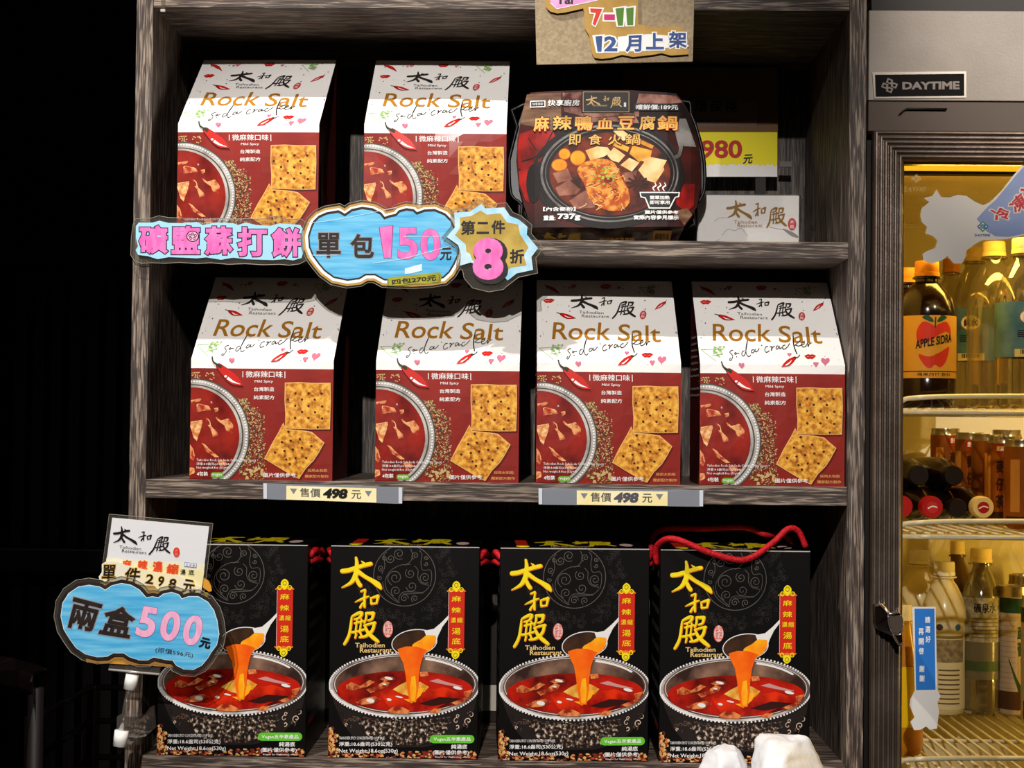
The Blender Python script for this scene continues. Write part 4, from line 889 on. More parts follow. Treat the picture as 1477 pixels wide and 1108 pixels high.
def sign_cloud():
    Y = -.0105; t = thing('cloud_price_sign', 'hand-drawn blue cloud price sign reading 150 in pink, fixed before the top shelf', 'sign')
    c = (430, 285, 4.22)
    film('laminate_film', t, crop_pts(offset_poly(CL1, 54), *c), Y)
    slab('backing_card', [P(x, y, Y-.0012) for x, y in crop_pts(offset_poly(CL1, 42), *c)], .0011, KRA, t)
    A = plane_art(Y-.0012); A.crop(*c)
    A.poly('cloud_print', WHT, offset_poly(CL1, 28), 1); A.poly('cloud_print', MRK, offset_poly([(x, y-(6 if y < 300 else 0)) for x, y in CL1], 10), 2); A.poly('cloud_print', BLU, CL1, 3)
    A.txo('lettering', MRK, mat('pencil_grey', '#8f8f96', .5), '單', (112, 215, 260, 366), 4, bold=.022, o=.03); A.txo('lettering', MRK, mat('pencil_grey', '#8f8f96'), '包', (318, 222, 462, 368), 4, bold=.028, o=.03)
    A.txo('lettering', PNK, mat('outline_purple', '#8a2f6e', .5), '1', [(496, 182), (575, 172), (566, 368), (524, 368)], 4, bold=.012, o=.008, res=5); A.txo('lettering', PNK, mat('outline_purple', '#8a2f6e'), '5', (606, 184, 728, 376), 4, bold=.03, o=.008, res=5); A.txo('lettering', PNK, mat('outline_purple', '#8a2f6e'), '0', (746, 190, 866, 382), 4, bold=.03, o=.008, res=5)
    A.text('lettering', K, '元', [(866, 308), (934, 306), (936, 384), (864, 384)], 4, bold=.03, shear=.1)
    A.text('lettering', WHT, '1', (0, 0, 1, 1), 4) if False else None
    A.poly('bundle_price_label', mat('marker_olive', '#8c8d1c', .5, col2='#a7a52a', scale=60), [(545, 492), (560, 486), (860, 455), (874, 470), (868, 510), (850, 516), (560, 538), (540, 530)], 5)
    A.text('bundle_price_label', MRK, '四包270元', [(570, 500), (842, 468), (842, 506), (572, 532)], 6, bold=.03, res=2)
    A.text('bundle_price_label', MRK, '(', (545, 494, 552, 530), 6, res=1); A.text('bundle_price_label', MRK, ')', (854, 466, 862, 508), 6, res=1)
    A.poly('tape_patch', mat('white_tape', '#d8e6ee', .3), [(650, 432), (754, 404), (754, 446), (690, 462), (650, 466)], 5)
    TP = mat('tape_edge', '#cfe3ec', .3)
    for pts in ([(60, 155), (200, 140), (400, 102), (600, 60)], [(455, 400), (640, 372), (800, 330), (960, 285)], [(60, 350), (130, 352), (240, 350)], [(640, 238), (900, 236)]): A.rib('tape_patch', TP, pts, 6, w=2.5, cap=False)
    A.build(t)
    boxo('clip_arm', (P(520, 360, 0).x, P(560, 360, 0).x, Y+.0008, .0002, P(520, 371, 0).z, P(520, 355, 0).z), FILM, t)
sign_cloud()
def sign_star():
    Y = -.0145; t = thing('starburst_discount_sign', 'gold and blue starburst discount sign with a big pink 8 beside the cloud sign', 'sign'); c = (430, 285, 4.22)
    o = [(1115, 40), (1142, 66), (1255, 60), (1290, 112), (1345, 135), (1396, 178), (1392, 226), (1460, 308), (1420, 362), (1430, 440), (1330, 462), (1276, 505), (1240, 470), (1050, 395), (985, 415), (992, 350), (975, 290), (905, 240), (955, 180), (950, 92), (1045, 86)]
    fo = offset_poly(o[:12], 26)[:12]+[(1250, 560), (1160, 575), (1060, 550), (1010, 490), (1000, 440)]+offset_poly(o, 22)[14:]
    film('laminate_film', t, crop_pts(fo, *c), Y)
    slab('backing_card', [P(x, y, Y-.0012) for x, y in crop_pts(o, *c)], .0011, mat('marker_ice_blue', '#8ecbe6', .5, col2='#cfe6ef', scale=50), t)
    A = plane_art(Y-.0012); A.crop(*c)
    A.poly('burst_print', KRD, [(1110, 78), (1150, 104), (1232, 96), (1270, 150), (1340, 165), (1350, 222), (1402, 302), (1372, 350), (1390, 412), (1300, 425), (1250, 450), (1060, 380), (1045, 340), (1024, 330), (1020, 285), (955, 228), (988, 182), (984, 122), (1054, 112)], 1)
    for ch, b in (('第', (988, 140, 1078, 228)), ('二', (1086, 148, 1162, 222)), ('件', (1176, 138, 1260, 222))): A.text('lettering', K, ch, b, 2, bold=.03)
    A.text('lettering', K, '折', (1288, 314, 1376, 404), 2, bold=.03)
    A.text('lettering', MRK, '8', (1072, 256, 1268, 520), 2, bold=.055, fat=.03, res=5); A.text('lettering', PNK, '8', (1062, 246, 1250, 502), 4, bold=.055, res=5)
    A.build(t)
    boxo('clip_arm', (P(700, 365, 0).x, P(730, 365, 0).x, Y+.0008, .0002, P(700, 373, 0).z, P(700, 358, 0).z), FILM, t)
sign_star()
def sign_board():
    Y = -.012; t = thing('hanging_notice_board', 'grey board with kraft cut-outs reading 7-11 and 12 in colour, hanging at top centre', 'sign')
    q = [(770, -60), (1003, -60), (999, 88.5), (774, 93)]
    slab('board', [P(x, y, Y) for x, y in q], .003, mat('grey_chipboard', '#ad9a7c', .8, col2='#97856a', scale=300, bump=.3, bscale=300), t); c = (740, 0, 5.093)
    k1 = [(238, -80), (238, 50), (275, 85), (325, 98), (380, 92), (515, 62), (522, 90), (528, 210), (560, 262), (580, 395), (600, 425), (650, 432), (720, 425), (800, 402), (880, 418), (960, 410), (1040, 400), (1090, 390), (1160, 408), (1290, 398), (1275, 300), (1250, 205), (1180, 192), (1060, 205), (920, 178), (915, -80)]
    slab('kraft_cutout', [P(x, y, Y-.004) for x, y in crop_pts(k1, *c)], .0018, KRA, t)
    A = plane_art(Y-.004); A.crop(*c)
    A.poly('lettering', mat('card_pink', '#e3a9d6', .5, col2='#d88cc8', scale=60), [(270, -60), (275, 20), (320, 65), (620, 0), (640, -60)], 1); A.rib('lettering', WHT, [(275, 22), (322, 66), (620, 2)], 2, w=5, cap=False, n=1)
    A.txo('lettering', MRK, MRK, 'Tai', (318, -40, 440, 30), 2, bold=.02, o=.01)
    for s_, col, b in (('7', '#d4301a', [(566, 62), (655, 66), (640, 192), (582, 188)]), ('-', '#c41e6a', (668, 106, 748, 148)), ('1', '#4c7d1c', [(752, 64), (815, 56), (806, 188), (770, 188)]), ('1', '#4c7d1c', [(830, 62), (886, 54), (882, 184), (838, 186)])):
        cm = mat('card_colour_'+col, col, .5)
        if s_ == '-':
            A.rect('lettering', WHT, b[0]-10, b[1]-14, b[2]+10, b[3]+12, 2); A.rect('lettering', cm, *b, 4)
        else: A.text('lettering', WHT, s_, b, 2, .05, .06, res=3); A.text('lettering', cm, s_, b, 4, bold=.05)
    NB = mat('card_navy', '#26427e', .5, col2='#345695', scale=60)
    for s_, b in (('1', [(604, 268), (655, 264), (650, 380), (620, 380)]), ('2', (668, 266, 766, 378)), ('月', [(822, 264), (945, 258), (940, 384), (826, 384)]), ('上', (976, 242, 1108, 364)), ('架', (1142, 232, 1278, 354))):
        A.text('lettering', WHT, s_, b, 2, .035, .065, res=2); A.text('lettering', NB, s_, b, 4, bold=.035, res=2)
    A.poly('lettering', WHT, [(770, 270), (1000, 250), (1140, 262), (1140, 350), (1000, 375), (770, 378)], 1)
    A.build(t)
    for px in (800, 970):
        a = P(px, 10, Y+.003); tube('hanging_string', [(a.x, a.y+.0008, a.z), (a.x, a.y+.0008, 1.0), (a.x, -.001, 1.14)], .0006, mat('string', '#8a8278'), t, 5, 3)
sign_board()
def sign_lower():
    Y = -.075; t = thing('double_box_price_sign', 'blue cloud sign reading 500 under a white card, on a clear stem at lower left', 'sign'); c = (75, 820, 5.792)
    cl = [(75, 400), (90, 290), (140, 210), (220, 155), (310, 140), (400, 155), (445, 182), (500, 145), (580, 125), (660, 140), (730, 180), (788, 246), (840, 236), (890, 246), (930, 215), (1000, 200), (1060, 220), (1085, 256), (1140, 235), (1220, 235), (1300, 280), (1352, 350), (1380, 440), (1395, 550), (1375, 640), (1320, 715), (1300, 750), (1250, 810), (1180, 845), (1100, 840), (1040, 810), (1010, 768), (950, 762), (850, 740), (800, 765), (730, 765), (650, 740), (600, 706), (510, 706), (460, 735), (380, 740), (280, 715), (200, 660), (150, 590), (100, 510)]
    # upper card
    cc = (140, 740, 8.69)
    q = [(190, 60), (1405, 170), (1295, 1060), (60, 1040)]
    film('laminate_film', t, crop_pts(offset_poly(q, 42), *cc), Y+.003)
    slab('name_card', [P(x, y, Y) for x, y in crop_pts(q, *cc)], .0012, mat('name_card_paper', '#dedde0', .5, bump=.1), t)
    A = plane_art(Y); A.crop(*cc)
    CRM = mat('card_cream', '#efe3a8', .5, col2='#e6dca8', scale=10)
    A.poly('name_card_print', mat('card_cream_light', '#e8e3c6', .5), [(120, 560), (1352, 640), (1325, 860), (75, 860)], 1); A.poly('name_card_print', CRM, [(105, 620), (1345, 720), (1297, 1050), (70, 1035)], 2)
    brush(A, 'name_card_print', K, 't', [(215, 155), (470, 175), (508, 400), (200, 385)], 3); brush(A, 'name_card_print', K, 'h', [(520, 222), (690, 240), (690, 362), (512, 350)], 3); brush(A, 'name_card_print', K, 'd', [(725, 285), (920, 300), (915, 528), (640, 530)], 3)
    A.text('name_card_print', K, 'Taihodien', [(280, 405), (555, 432), (553, 470), (280, 440)], 3, bold=.0, res=2); A.text('name_card_print', K, 'Restaurant', [(315, 452), (622, 480), (620, 516), (312, 492)], 3, bold=.0, res=2)
    seal(A, 'name_card_print', mat('print_seal_vermilion', '#d2331f', .5), mat('print_seal_light', '#e88a78', .5), 997, 492, 84, 124, 3)
    RO = mat('brush_red', '#d8431f', .5)
    for ch, b in (('麻', (318, 590, 430, 700)), ('辣', (515, 595, 632, 715)), ('濃', (700, 610, 822, 745)), ('縮', (875, 640, 1020, 765))): A.txo('name_card_print', RO, mat('brush_orange_halo', '#f0a55a', .5), ch, b, 3, bold=.035, o=.05, shear=.06, res=2)
    A.text('name_card_print', K, '湯', (1045, 705, 1112, 775), 5, bold=.02); A.text('name_card_print', K, '底', (1148, 712, 1220, 780), 5, bold=.02)
    A.poly('name_card_print', mat('print_tag_blue', '#4a62a8', .5), [(1098, 618), (1250, 632), (1246, 688), (1094, 672)], 4); A.poly('name_card_print', WHT, [(1104, 625), (1244, 638), (1240, 680), (1100, 666)], 5); A.text('name_card_print', mat('print_tag_blue', '#4a62a8'), '五辛素', [(1112, 632), (1236, 644), (1233, 676), (1108, 662)], 6, res=1)
    A.build(t)
    # torn strip
    st = [(60, 640), (110, 610), (260, 610), (340, 650), (480, 680), (600, 715), (760, 745), (900, 765), (1040, 790), (1290, 930), (1300, 1050), (1100, 1060), (860, 985), (770, 975), (720, 915), (560, 905), (470, 880), (330, 860), (120, 865), (30, 840), (20, 800), (60, 740)]
    slab('price_strip_card', [P(x, y, Y-.003) for x, y in crop_pts(st, *cc)], .001, mat('torn_white_paper', '#e6e0d2', .6, col2='#efe4b8', scale=14), t)
    A = plane_art(Y-.003); A.crop(*cc); HAL = mat('halo_ochre', '#c79a3a', .5)
    for ch, b in (('單', [(70, 650), (240, 650), (230, 850), (60, 850)]), ('件', [(360, 685), (550, 690), (530, 875), (340, 860)]), ('2', [(625, 765), (715, 775), (700, 895), (605, 880)]), ('9', [(775, 790), (850, 800), (820, 925), (760, 915)]), ('8', [(915, 820), (1000, 830), (980, 955), (890, 945)]), ('元', [(1095, 825), (1215, 850), (1240, 1010), (1060, 1000)])):
        A.txo('price_strip_print', K, HAL, ch, b, 1, bold=.018, o=.035, shear=.05)
    A.build(t)
    slab('kraft_cutout', [P(x, y, Y-.0045) for x, y in crop_pts([(280, 745), (290, 785), (1010, 825), (1050, 815), (1010, 760), (600, 700), (500, 700)], *c)], .001, mat('kraft_orange', '#d9962e', .5), t)
    slab('kraft_cutout', [P(x, y, Y-.0022) for x, y in crop_pts([(400, 120), (440, 180), (560, 110), (780, 130), (800, 240), (900, 230), (940, 180), (1050, 170), (1000, 140), (700, 90)], *c)], .001, KRA, t)
    slab('kraft_cutout', [P(x, y, Y+.001) for x, y in crop_pts([(1255, 85), (1300, 100), (1330, 150), (1335, 190), (1310, 195), (1262, 160)], *c)], .001, mat('kraft_orange', '#d9962e'), t)
    film('laminate_film', t, crop_pts(offset_poly(cl, 58), *c), Y-.0048)
    slab('cloud_card', [P(x, y, Y-.0065) for x, y in crop_pts(offset_poly(cl, 30), *c)], .0015, MRK, t)
    A = plane_art(Y-.0065); A.crop(*c)
    A.poly('cloud_print', mat('marker_white_edge', '#d7ecf4', .5), offset_poly(cl, 3), 1); A.poly('cloud_print', BLU, offset_poly(cl, -2), 2)
    PG = mat('pencil_grey', '#8f8f96')
    A.txo('lettering', MRK, PG, '兩', [(182, 238), (425, 300), (345, 540), (118, 490)], 3, bold=.03, o=.03, res=2); A.txo('lettering', MRK, PG, '盒', [(470, 290), (715, 350), (660, 590), (375, 545)], 3, bold=.03, o=.03, res=2)
    OP = mat('outline_purple', '#8a2f6e')
    for ch, b in (('5', [(750, 312), (895, 332), (845, 590), (690, 560)]), ('0', [(935, 345), (1095, 368), (1040, 620), (885, 590)]), ('0', [(1125, 385), (1280, 400), (1225, 655), (1075, 630)])): A.txo('lettering', PNL, OP, ch, b, 3, bold=.035, o=.008, res=5)
    A.text('lettering', K, '元', [(1245, 568), (1325, 590), (1325, 680), (1225, 660)], 4, bold=.05, shear=.1)
    A.text('lettering', KG, '(原價596元)', [(868, 655), (1182, 705), (1178, 752), (862, 705)], 4, bold=.005, res=2)
    A.build(t)
    # clear stem with white sleeves and clamp
    CLR = clear('clear_acrylic', '#e8e4e0', .3, .06, diff=.06, dcol='#cfc9c0'); WP = mat('white_plastic_sleeve', '#efece6', .4)
    a = P(188, 975, Y); b = P(170, 1060, Y-.004)
    slab('acrylic_holder', [P(x, y, Y-.002) for x, y in ((160, 948), (232, 955), (230, 973), (156, 966))], .003, CLR, t)
    tube('holder_edge', [P(157, 966, Y-.003), P(190, 969, Y-.003), P(230, 973, Y-.003)], .0012, mat('acrylic_bright_edge', '#cfc8c0', .15, metal=.4), t, 6, 1)
    def rod(nm, p, q_, rr, ma): tube(nm, [p, q_], rr, ma, t, 14, 1)
    rod('stem', P(187, 990, Y), P(174, 1058, Y), .0026, CLR); rod('stem_sleeve', P(191, 973, Y), P(187, 994, Y), .0062, WP); rod('stem_sleeve', P(175.5, 1054, Y), P(172.5, 1076, Y), .0066, WP)
    arm = [(172, 1050), (190, 1043), (207, 1034), (215, 1022), (222, 1018), (224, 1050), (210, 1062), (196, 1066), (188, 1076), (174, 1078)]
    V = []; n_ = len(arm)
    for i, (x, y) in enumerate(arm): V.append(P(x, y, Y+.002+(.06*(x-172)/52 if x > 172 else 0)))
    V += [v+Vector((0, .004, 0)) for v in V]
    link('clamp_arm', mesh('clamp_arm', V, [tuple(range(n_)), tuple(range(n_, 2*n_))[::-1]]+[(i, (i+1) % n_, (i+1) % n_+n_, i+n_) for i in range(n_)], CLR), t)
    boxo('clamp_jaw', (-W/2-TS-.004, -W/2+.003, -.016, -.0006, P(200, 1070, 0).z, P(200, 1030, 0).z), CLR, t)
sign_lower()
# price strips
def strip(x0, x1, ya, yb, yc, yd, ca, cb, label, digits_mat):
    Y = -.0022; t = thing('shelf_price_strip', label, 'price tag', group='price strips on the middle shelf edge')
    slab('plastic_sleeve', [P(x0, ya, Y+.0008), P(x1, yb, Y+.0008), P(x1-2, yd, Y+.0008), P(x0+1, yc, Y+.0008)], .0008, clear('price_sleeve_plastic', '#e9edf2', .25, .12, diff=.42, dcol='#aeb2bc'), t)
    YL = mat('price_paper_yellow', '#f3e2a0', .5, col2='#fdf4cf', scale=18)
    f = lambda x, v: (ya+(yb-ya)*(x-x0)/(x1-x0))*(1-v)+(yc+(yd-yc)*(x-x0)/(x1-x0))*v
    slab('price_paper', [P(ca, f(ca, .12), Y), P(cb, f(cb, .12), Y), P(cb, f(cb, .98), Y), P(ca, f(ca, .98), Y)], .0006, YL, t)
    A = plane_art(Y); GY = mat('price_print_grey', '#57534e', .5); w = cb-ca
    def q(u0, u1, v0, v1): return [(ca+w*u0, f(ca+w*u0, v0)), (ca+w*u1, f(ca+w*u1, v0)), (ca+w*u1, f(ca+w*u1, v1)), (ca+w*u0, f(ca+w*u0, v1))]
    for u in (.04, .87):
        a_ = q(u, u+.08, .28, .62); A.poly('price_print', mat('price_triangle', '#7a7f8a', .5), [a_[0], a_[1], ((a_[2][0]+a_[3][0])/2, a_[2][1])], 1)
    A.text('price_print', GY, '售價', q(.15, .38, .22, .78), 1, bold=.012); A.text('price_print', digits_mat, '498', q(.41, .68, .20, .84), 1, bold=.06, shear=.08); A.text('price_print', GY, '元', q(.72, .83, .26, .80), 1, bold=.012)
    A.build(t)
    WE = mat('sleeve_end_white', '#cfd3da', .3)
    for xa in (x0+1, x1-7): slab('sleeve_end', [P(xa, f(xa, .02), Y), P(xa+5, f(xa+5, .02), Y), P(xa+5, f(xa+5, .98), Y), P(xa, f(xa, .98), Y)], .0007, WE, t)
strip(379, 582, 697, 703, 720, 727, 413, 543, 'yellow 498 price strip on the middle shelf edge, the left one with darker digits', K)
strip(776, 1016, 704, 707, 728, 731, 832, 963, 'yellow 498 price strip on the middle shelf edge, the right one with faded digits', mat('price_digits_faded', '#55525c', .35))
# little clip at the top-left of the frame
t = thing('shelf_clip', 'tiny pale plastic clip under the top board beside the left upright', 'clip')
p = P(235, 12, -.0008); boxo('clip_body', (p.x-.002, p.x+.002, -.0016, -.0001, p.z-.001, p.z+.012), FILM, t); boxo('clip_foot', (p.x-.0022, p.x+.0024, -.0018, .002, p.z-.0035, p.z-.001), mat('pale_plastic', '#b9aca4', .4), t)
# white plastic bag at lower right
def plastic_bag():
    WPB = mat('white_thin_plastic', '#ececee', .38, bump=.5, bscale=70); t = thing('white_plastic_bag', 'crumpled white plastic bag with two peaks at the lower right before the soup boxes', 'plastic bag')
    def lobe(name, rows):
        V = []; Fc = []; n = None
        for pts in rows:
            n = len(pts)
            for (x, y, Y) in pts: V.append(P(x, y, Y))
        m_ = len(rows)
        for j in range(m_-1):
            for i in range(n): Fc.append((j*n+i, j*n+(i+1) % n, (j+1)*n+(i+1) % n, (j+1)*n+i))
        Fc.append(tuple(range(n))[::-1]); Fc.append(tuple(range((m_-1)*n, m_*n)))
        o = link(name, mesh(name, V, Fc, WPB, smooth=True), t)
        md = o.modifiers.new('sub', 'SUBSURF'); md.subdivision_type = 'SIMPLE'; md.levels = 3; md.render_levels = 3
        tx = bpy.data.textures.new('crumple', 'CLOUDS'); tx.noise_scale = .02; tx.noise_basis = 'VORONOI_F2_F1'; dm = o.modifiers.new('crumple', 'DISPLACE'); dm.texture = tx; dm.strength = .006; dm.mid_level = .3; dm.texture_coords = 'LOCAL'
        sm_ = o.modifiers.new('soften', 'SMOOTH'); sm_.iterations = 2; sm_.factor = .5; return o
    lobe('bag_handle', [[(1030, 1078, -.058), (1046, 1074, -.062), (1058, 1077, -.060), (1066, 1082, -.054), (1050, 1077, -.048), (1034, 1079, -.050)],
                      [(1017, 1088, -.066), (1034, 1083, -.080), (1062, 1086, -.078), (1073, 1092, -.060), (1050, 1086, -.038), (1022, 1086, -.046)],
                      [(1012, 1102, -.070), (1040, 1104, -.092), (1066, 1104, -.082), (1077, 1106, -.060), (1050, 1102, -.030), (1016, 1100, -.040)],
                      [(1000, 1130, -.075), (1034, 1130, -.098), (1068, 1130, -.086), (1080, 1128, -.060), (1050, 1125, -.02), (1004, 1124, -.04)],
                      [(990, 1190, -.08), (1030, 1190, -.10), (1068, 1190, -.09), (1080, 1190, -.06), (1050, 1190, -.01), (1000, 1190, -.03)]])
    lobe('bag_body', [[(1096, 1060, -.060), (1108, 1058, -.070), (1138, 1066, -.066), (1152, 1061, -.060), (1140, 1062, -.048), (1108, 1060, -.048)],
                      [(1089, 1068, -.066), (1112, 1070, -.088), (1142, 1074, -.084), (1166, 1064, -.062), (1146, 1065, -.040), (1104, 1064, -.042)],
                      [(1086, 1086, -.070), (1104, 1092, -.098), (1134, 1090, -.106), (1178, 1086, -.062), (1150, 1084, -.024), (1100, 1084, -.034)],
                      [(1083, 1110, -.070), (1100, 1112, -.108), (1126, 1112, -.118), (1190, 1110, -.064), (1150, 1104, -.016), (1100, 1104, -.028)],
                      [(1078, 1180, -.08), (1100, 1180, -.12), (1128, 1180, -.13), (1216, 1180, -.08), (1160, 1180, -.01), (1096, 1180, -.02)]])
    lobe('bag_bottom', [[(985, 1176, -.09), (1060, 1182, -.12), (1140, 1182, -.14), (1220, 1182, -.08), (1150, 1182, -.012), (1000, 1182, -.014)],
                      [(985, 1290, -.10), (1060, 1290, -.14), (1150, 1290, -.15), (1220, 1290, -.08), (1150, 1290, -.02), (1000, 1290, -.022)]])
    # counter it stands on
    z = P(1100, 1290, -.02).z-.004
    s_ = thing('front_ledge', 'dark ledge before the shelving, below the frame', 'ledge'); boxo('ledge_top', (-W/2, W/2, -.20, -.001, z-.02, z), WH, s_, bev=.001)
    boxo('ledge_front', (-W/2+.01, W/2-.01, -.19, -.17, FLOORZ, z-.02), WH, s_); 
plastic_bag()
# ------------------------------------------------------------------ DRINKS COOLER
FX0 = W/2+TS+.004; FX1 = FX0+.64; FY0 = -.004; FY1 = .52
def make_cooler():
    t = thing('drinks_cooler', 'glass-door drinks cooler with ribbed metal door frame and pale header beside the shelving', 'cooler', (0, 0, 0))
    DKM = mat('cooler_dark_shell', '#17110f', .5); CRE = mat('cooler_cream_liner', '#d9cfae', .5, col2='#cdc19a', scale=6)
    ztop = P(1300, 15, FY0).z; zh = P(1300, 145, FY0).z; zf0 = P(1258, 189, -.01).z; zbot = -1.0
    boxo('side_wall', (FX0, FX0+.018, FY0+.02, FY1, FLOORZ+.08, ztop), DKM, t); boxo('side_wall', (FX1-.018, FX1, FY0+.02, FY1, FLOORZ+.08, ztop), DKM, t)
    boxo('back_wall', (FX0+.018, FX1-.018, FY1-.02, FY1, FLOORZ+.08, ztop), DKM, t); boxo('roof', (FX0, FX1, FY0+.001, FY1, ztop, ztop+.012), DKM, t); boxo('plinth', (FX0, FX1, FY0+.02, FY1, FLOORZ, FLOORZ+.08), DKM, t)
    lx0, lx1 = FX0+.022, FX1-.022; lz1 = P(1380, 236, .05).z+.006
    boxo('liner', (lx0-.003, lx0, .03, FY1-.03, zbot, lz1), CRE, t); boxo('liner', (lx1, lx1+.003, .03, FY1-.03, zbot, lz1), CRE, t); boxo('liner', (lx0, lx1, FY1-.055, FY1-.05, zbot, lz1), CRE, t)
    boxo('liner', (lx0, lx1, .03, FY1-.05, zbot-.01, zbot), CRE, t); boxo('liner', (lx0, lx1, .03, FY1-.05, lz1, lz1+.004), CRE, t)
    # lit diffuser along the top
    zd = P(1380, 250, .10).z
    boxo('lamp_diffuser', (lx0+.004, lx1-.004, .088, .094, zd, lz1-.001), mat('cooler_lamp_diffuser', '#ffc928', .4, emit=.85), t)
    boxo('lamp_ledge', (lx0+.02, lx1-.02, .086, .10, zd-.003, zd), DKM, t)
    bp = P(1380, 255, FY1-.08)
    boxo('air_duct', (lx0+.006, lx1-.006, FY1-.10, FY1-.056, P(1400, 295, FY1-.1).z, lz1-.02), CRE, t, bev=.002)
    # header and name plate
    HD = mat('header_panel_beige', '#9c948c', .45, col2='#938a81', scale=20, bump=.08, bscale=400)
    boxo('header_panel', (P(1253, 80, FY0).x, FX1, FY0, FY0+.02, zh, ztop), HD, t, bev=.001)
    A = plane_art(FY0-.0012); A.crop(1250, 0, 6.154)
    SIL = mat('plate_silver', '#8f877f', .35, metal=.5); PLK = mat('plate_black', '#080606', .6, spec=.08); LET = mat('plate_letter_grey', '#7d736d', .4)
    pl = [P(1250+x/6.154, y/6.154, FY0-.0012) for x, y in ((50, 642), (884, 633), (884, 866), (70, 876))]
    npl = slab('name_plate', pl, .0012, SIL, t)
    A.poly('plate_lettering', PLK, [(74, 664), (866, 655), (866, 850), (80, 860)], 1)
    cx, cy = 203, 760
    for dx, dy in ((0, -36), (40, -2), (0, 36), (-40, 2)):
        x_, y_ = cx+dx*1.05, cy+dy*1.05; rr = 33
        A.poly('plate_lettering', LET, [(x_-rr*.5, y_-rr*.9), (x_+rr, y_-rr*.35), (x_+rr*.5, y_+rr*.9), (x_-rr, y_+rr*.35)], 2); A.poly('plate_lettering', PLK, [(x_-rr*.22, y_-rr*.42), (x_+rr*.45, y_-rr*.15), (x_+rr*.2, y_+rr*.42), (x_-rr*.45, y_+rr*.15)], 3)
    A.text('plate_lettering', LET, 'DAYTIME', [(316, 728), (824, 722), (824, 794), (316, 796)], 2, bold=.045)
    for o in A.build(t).values(): pass
    TRM = mat('cooler_brown_trim', '#4b3d33', .45); boxo('trim_strip', (P(1253, 150, FY0).x, FX1, FY0+.002, FY0+.02, P(1300, 189, FY0).z, zh-.0005), TRM, t, bev=.0008)
    tube('trim_groove', [P(1298, 165, FY0), P(1303, 160, FY0), P(1308, 157, FY0), P(1366, 157.5, FY0)], .0011, DKM, t, 6, 1)
    # ribbed frame, mitred sweep
    ox0 = P(1259, 600, -.012).x; ox1 = FX1-.006; oz1 = zf0; oz0 = zbot
    prof = [(0, -.002), (0, .010)]; w = .0285; nr = 6
    for i in range(nr):
        a = w*i/nr
        for u, d in ((.08, .0102), (.28, .0124), (.55, .0128), (.8, .0118), (.97, .0100)): prof.append((a+w/nr*u, d))
    prof += [(w+.001, .0095), (w+.0015, .002), (w+.0035, .001), (w+.0035, -.006)]
    V = []; n = len(prof)
    for (cx_, cz_, sx, sz) in ((ox0, oz1, 1, -1), (ox1, oz1, -1, -1), (ox1, oz0, -1, 1), (ox0, oz0, 1, 1)):
        for a, d in prof: V.append((cx_+sx*a, -.002-d, cz_+sz*a))
    FR = mat('ribbed_bronze_aluminium', '#7d6f66', .36, metal=.75, col2='#66594f', scale=30, bump=.08, bscale=200)
    for k_, nm in ((0, 'frame_rail'), (1, 'frame_rail'), (2, 'frame_rail'), (3, 'frame_rail')):
        j_ = (k_+1) % 4; VV = V[k_*n:(k_+1)*n]+V[j_*n:(j_+1)*n]; link(nm, mesh(nm, VV, [(i, i+1, n+i+1, n+i) for i in range(n-1)], FR), t)
    gx0 = ox0+w+.002; gz1 = oz1-w-.002
    GSK = mat('cooler_gasket', '#1c1310', .5); boxo('gasket', (gx0, ox1-w, .001, .012, P(1390, 237, 0).z, gz1), GSK, t); boxo('gasket', (gx0-.004, gx0+.001, .001, .012, oz0, gz1), GSK, t)
    GL = clear('cooler_door_glass', '#f7f7f4', .07, .015, fres=True)
    boxo('glass_pane', (gx0-.001, ox1-w+.001, -.0045, -.0005, oz0+w, gz1+.001), GL, t)
    # small etched mark on the glass
    A = plane_art(-.0047); A.crop(1290, 220, 6.155); ET = clear('etched_mark', '#ffffff', .1, .3, diff=.35, dcol='#d8c890')
    for dx, dy in ((0, -22), (26, 0), (0, 22), (-26, 0)): A.poly('glass_etching', ET, [(195+dx, 232+dy-20), (195+dx+20, 232+dy), (195+dx, 232+dy+20), (195+dx-20, 232+dy)], 1)
    A.text('glass_etching', ET, 'DAYTIME', (92, 305, 285, 342), 1, res=1); A.build(t)
    # pull handle
    HB = mat('handle_black', '#120d0c', .22, coat=.4); HC = mat('handle_chrome_lip', '#b8aea6', .15, metal=.9)
    def PP(x, y, Y=-.03): return P(1250+x/7.914, 820+y/7.914, Y)
    hp = [(95, 430), (150, 408), (210, 440), (260, 520), (350, 500), (405, 530), (415, 620), (400, 740), (412, 860), (385, 890), (340, 850), (290, 770), (130, 700), (100, 640)]
    fr = [PP(x, y, -.022-.014*min(1, x/300)) for x, y in hp]; n_ = len(hp); bk = [Vector((v.x, -.0145, v.z)) for v in fr]
    o_ = link('door_handle', mesh('door_handle', fr+bk, [tuple(f) for f in tessellate_polygon([[Vector((v.x, v.z, 0)) for v in fr]])]+[(i, (i+1) % n_, (i+1) % n_+n_, i+n_) for i in range(n_)], HB), t)
    tube('chrome_lip', [PP(105, 425, -.026), PP(155, 415, -.03), PP(205, 455, -.033), PP(262, 520, -.038), PP(345, 500, -.038)], .0016, HC, o_, 8)
    tube('chrome_lip', [PP(245, 540, -.0385), PP(262, 660, -.0385), PP(300, 735, -.0385), PP(360, 760, -.0385), PP(402, 720, -.0385), PP(410, 600, -.0385), PP(385, 530, -.0385)], .0009, HC, o_, 8)
    tube('chrome_lip', [PP(300, 750, -.0385), PP(345, 835, -.037), PP(385, 880, -.036), PP(408, 850, -.036)], .0012, HC, o_, 8)
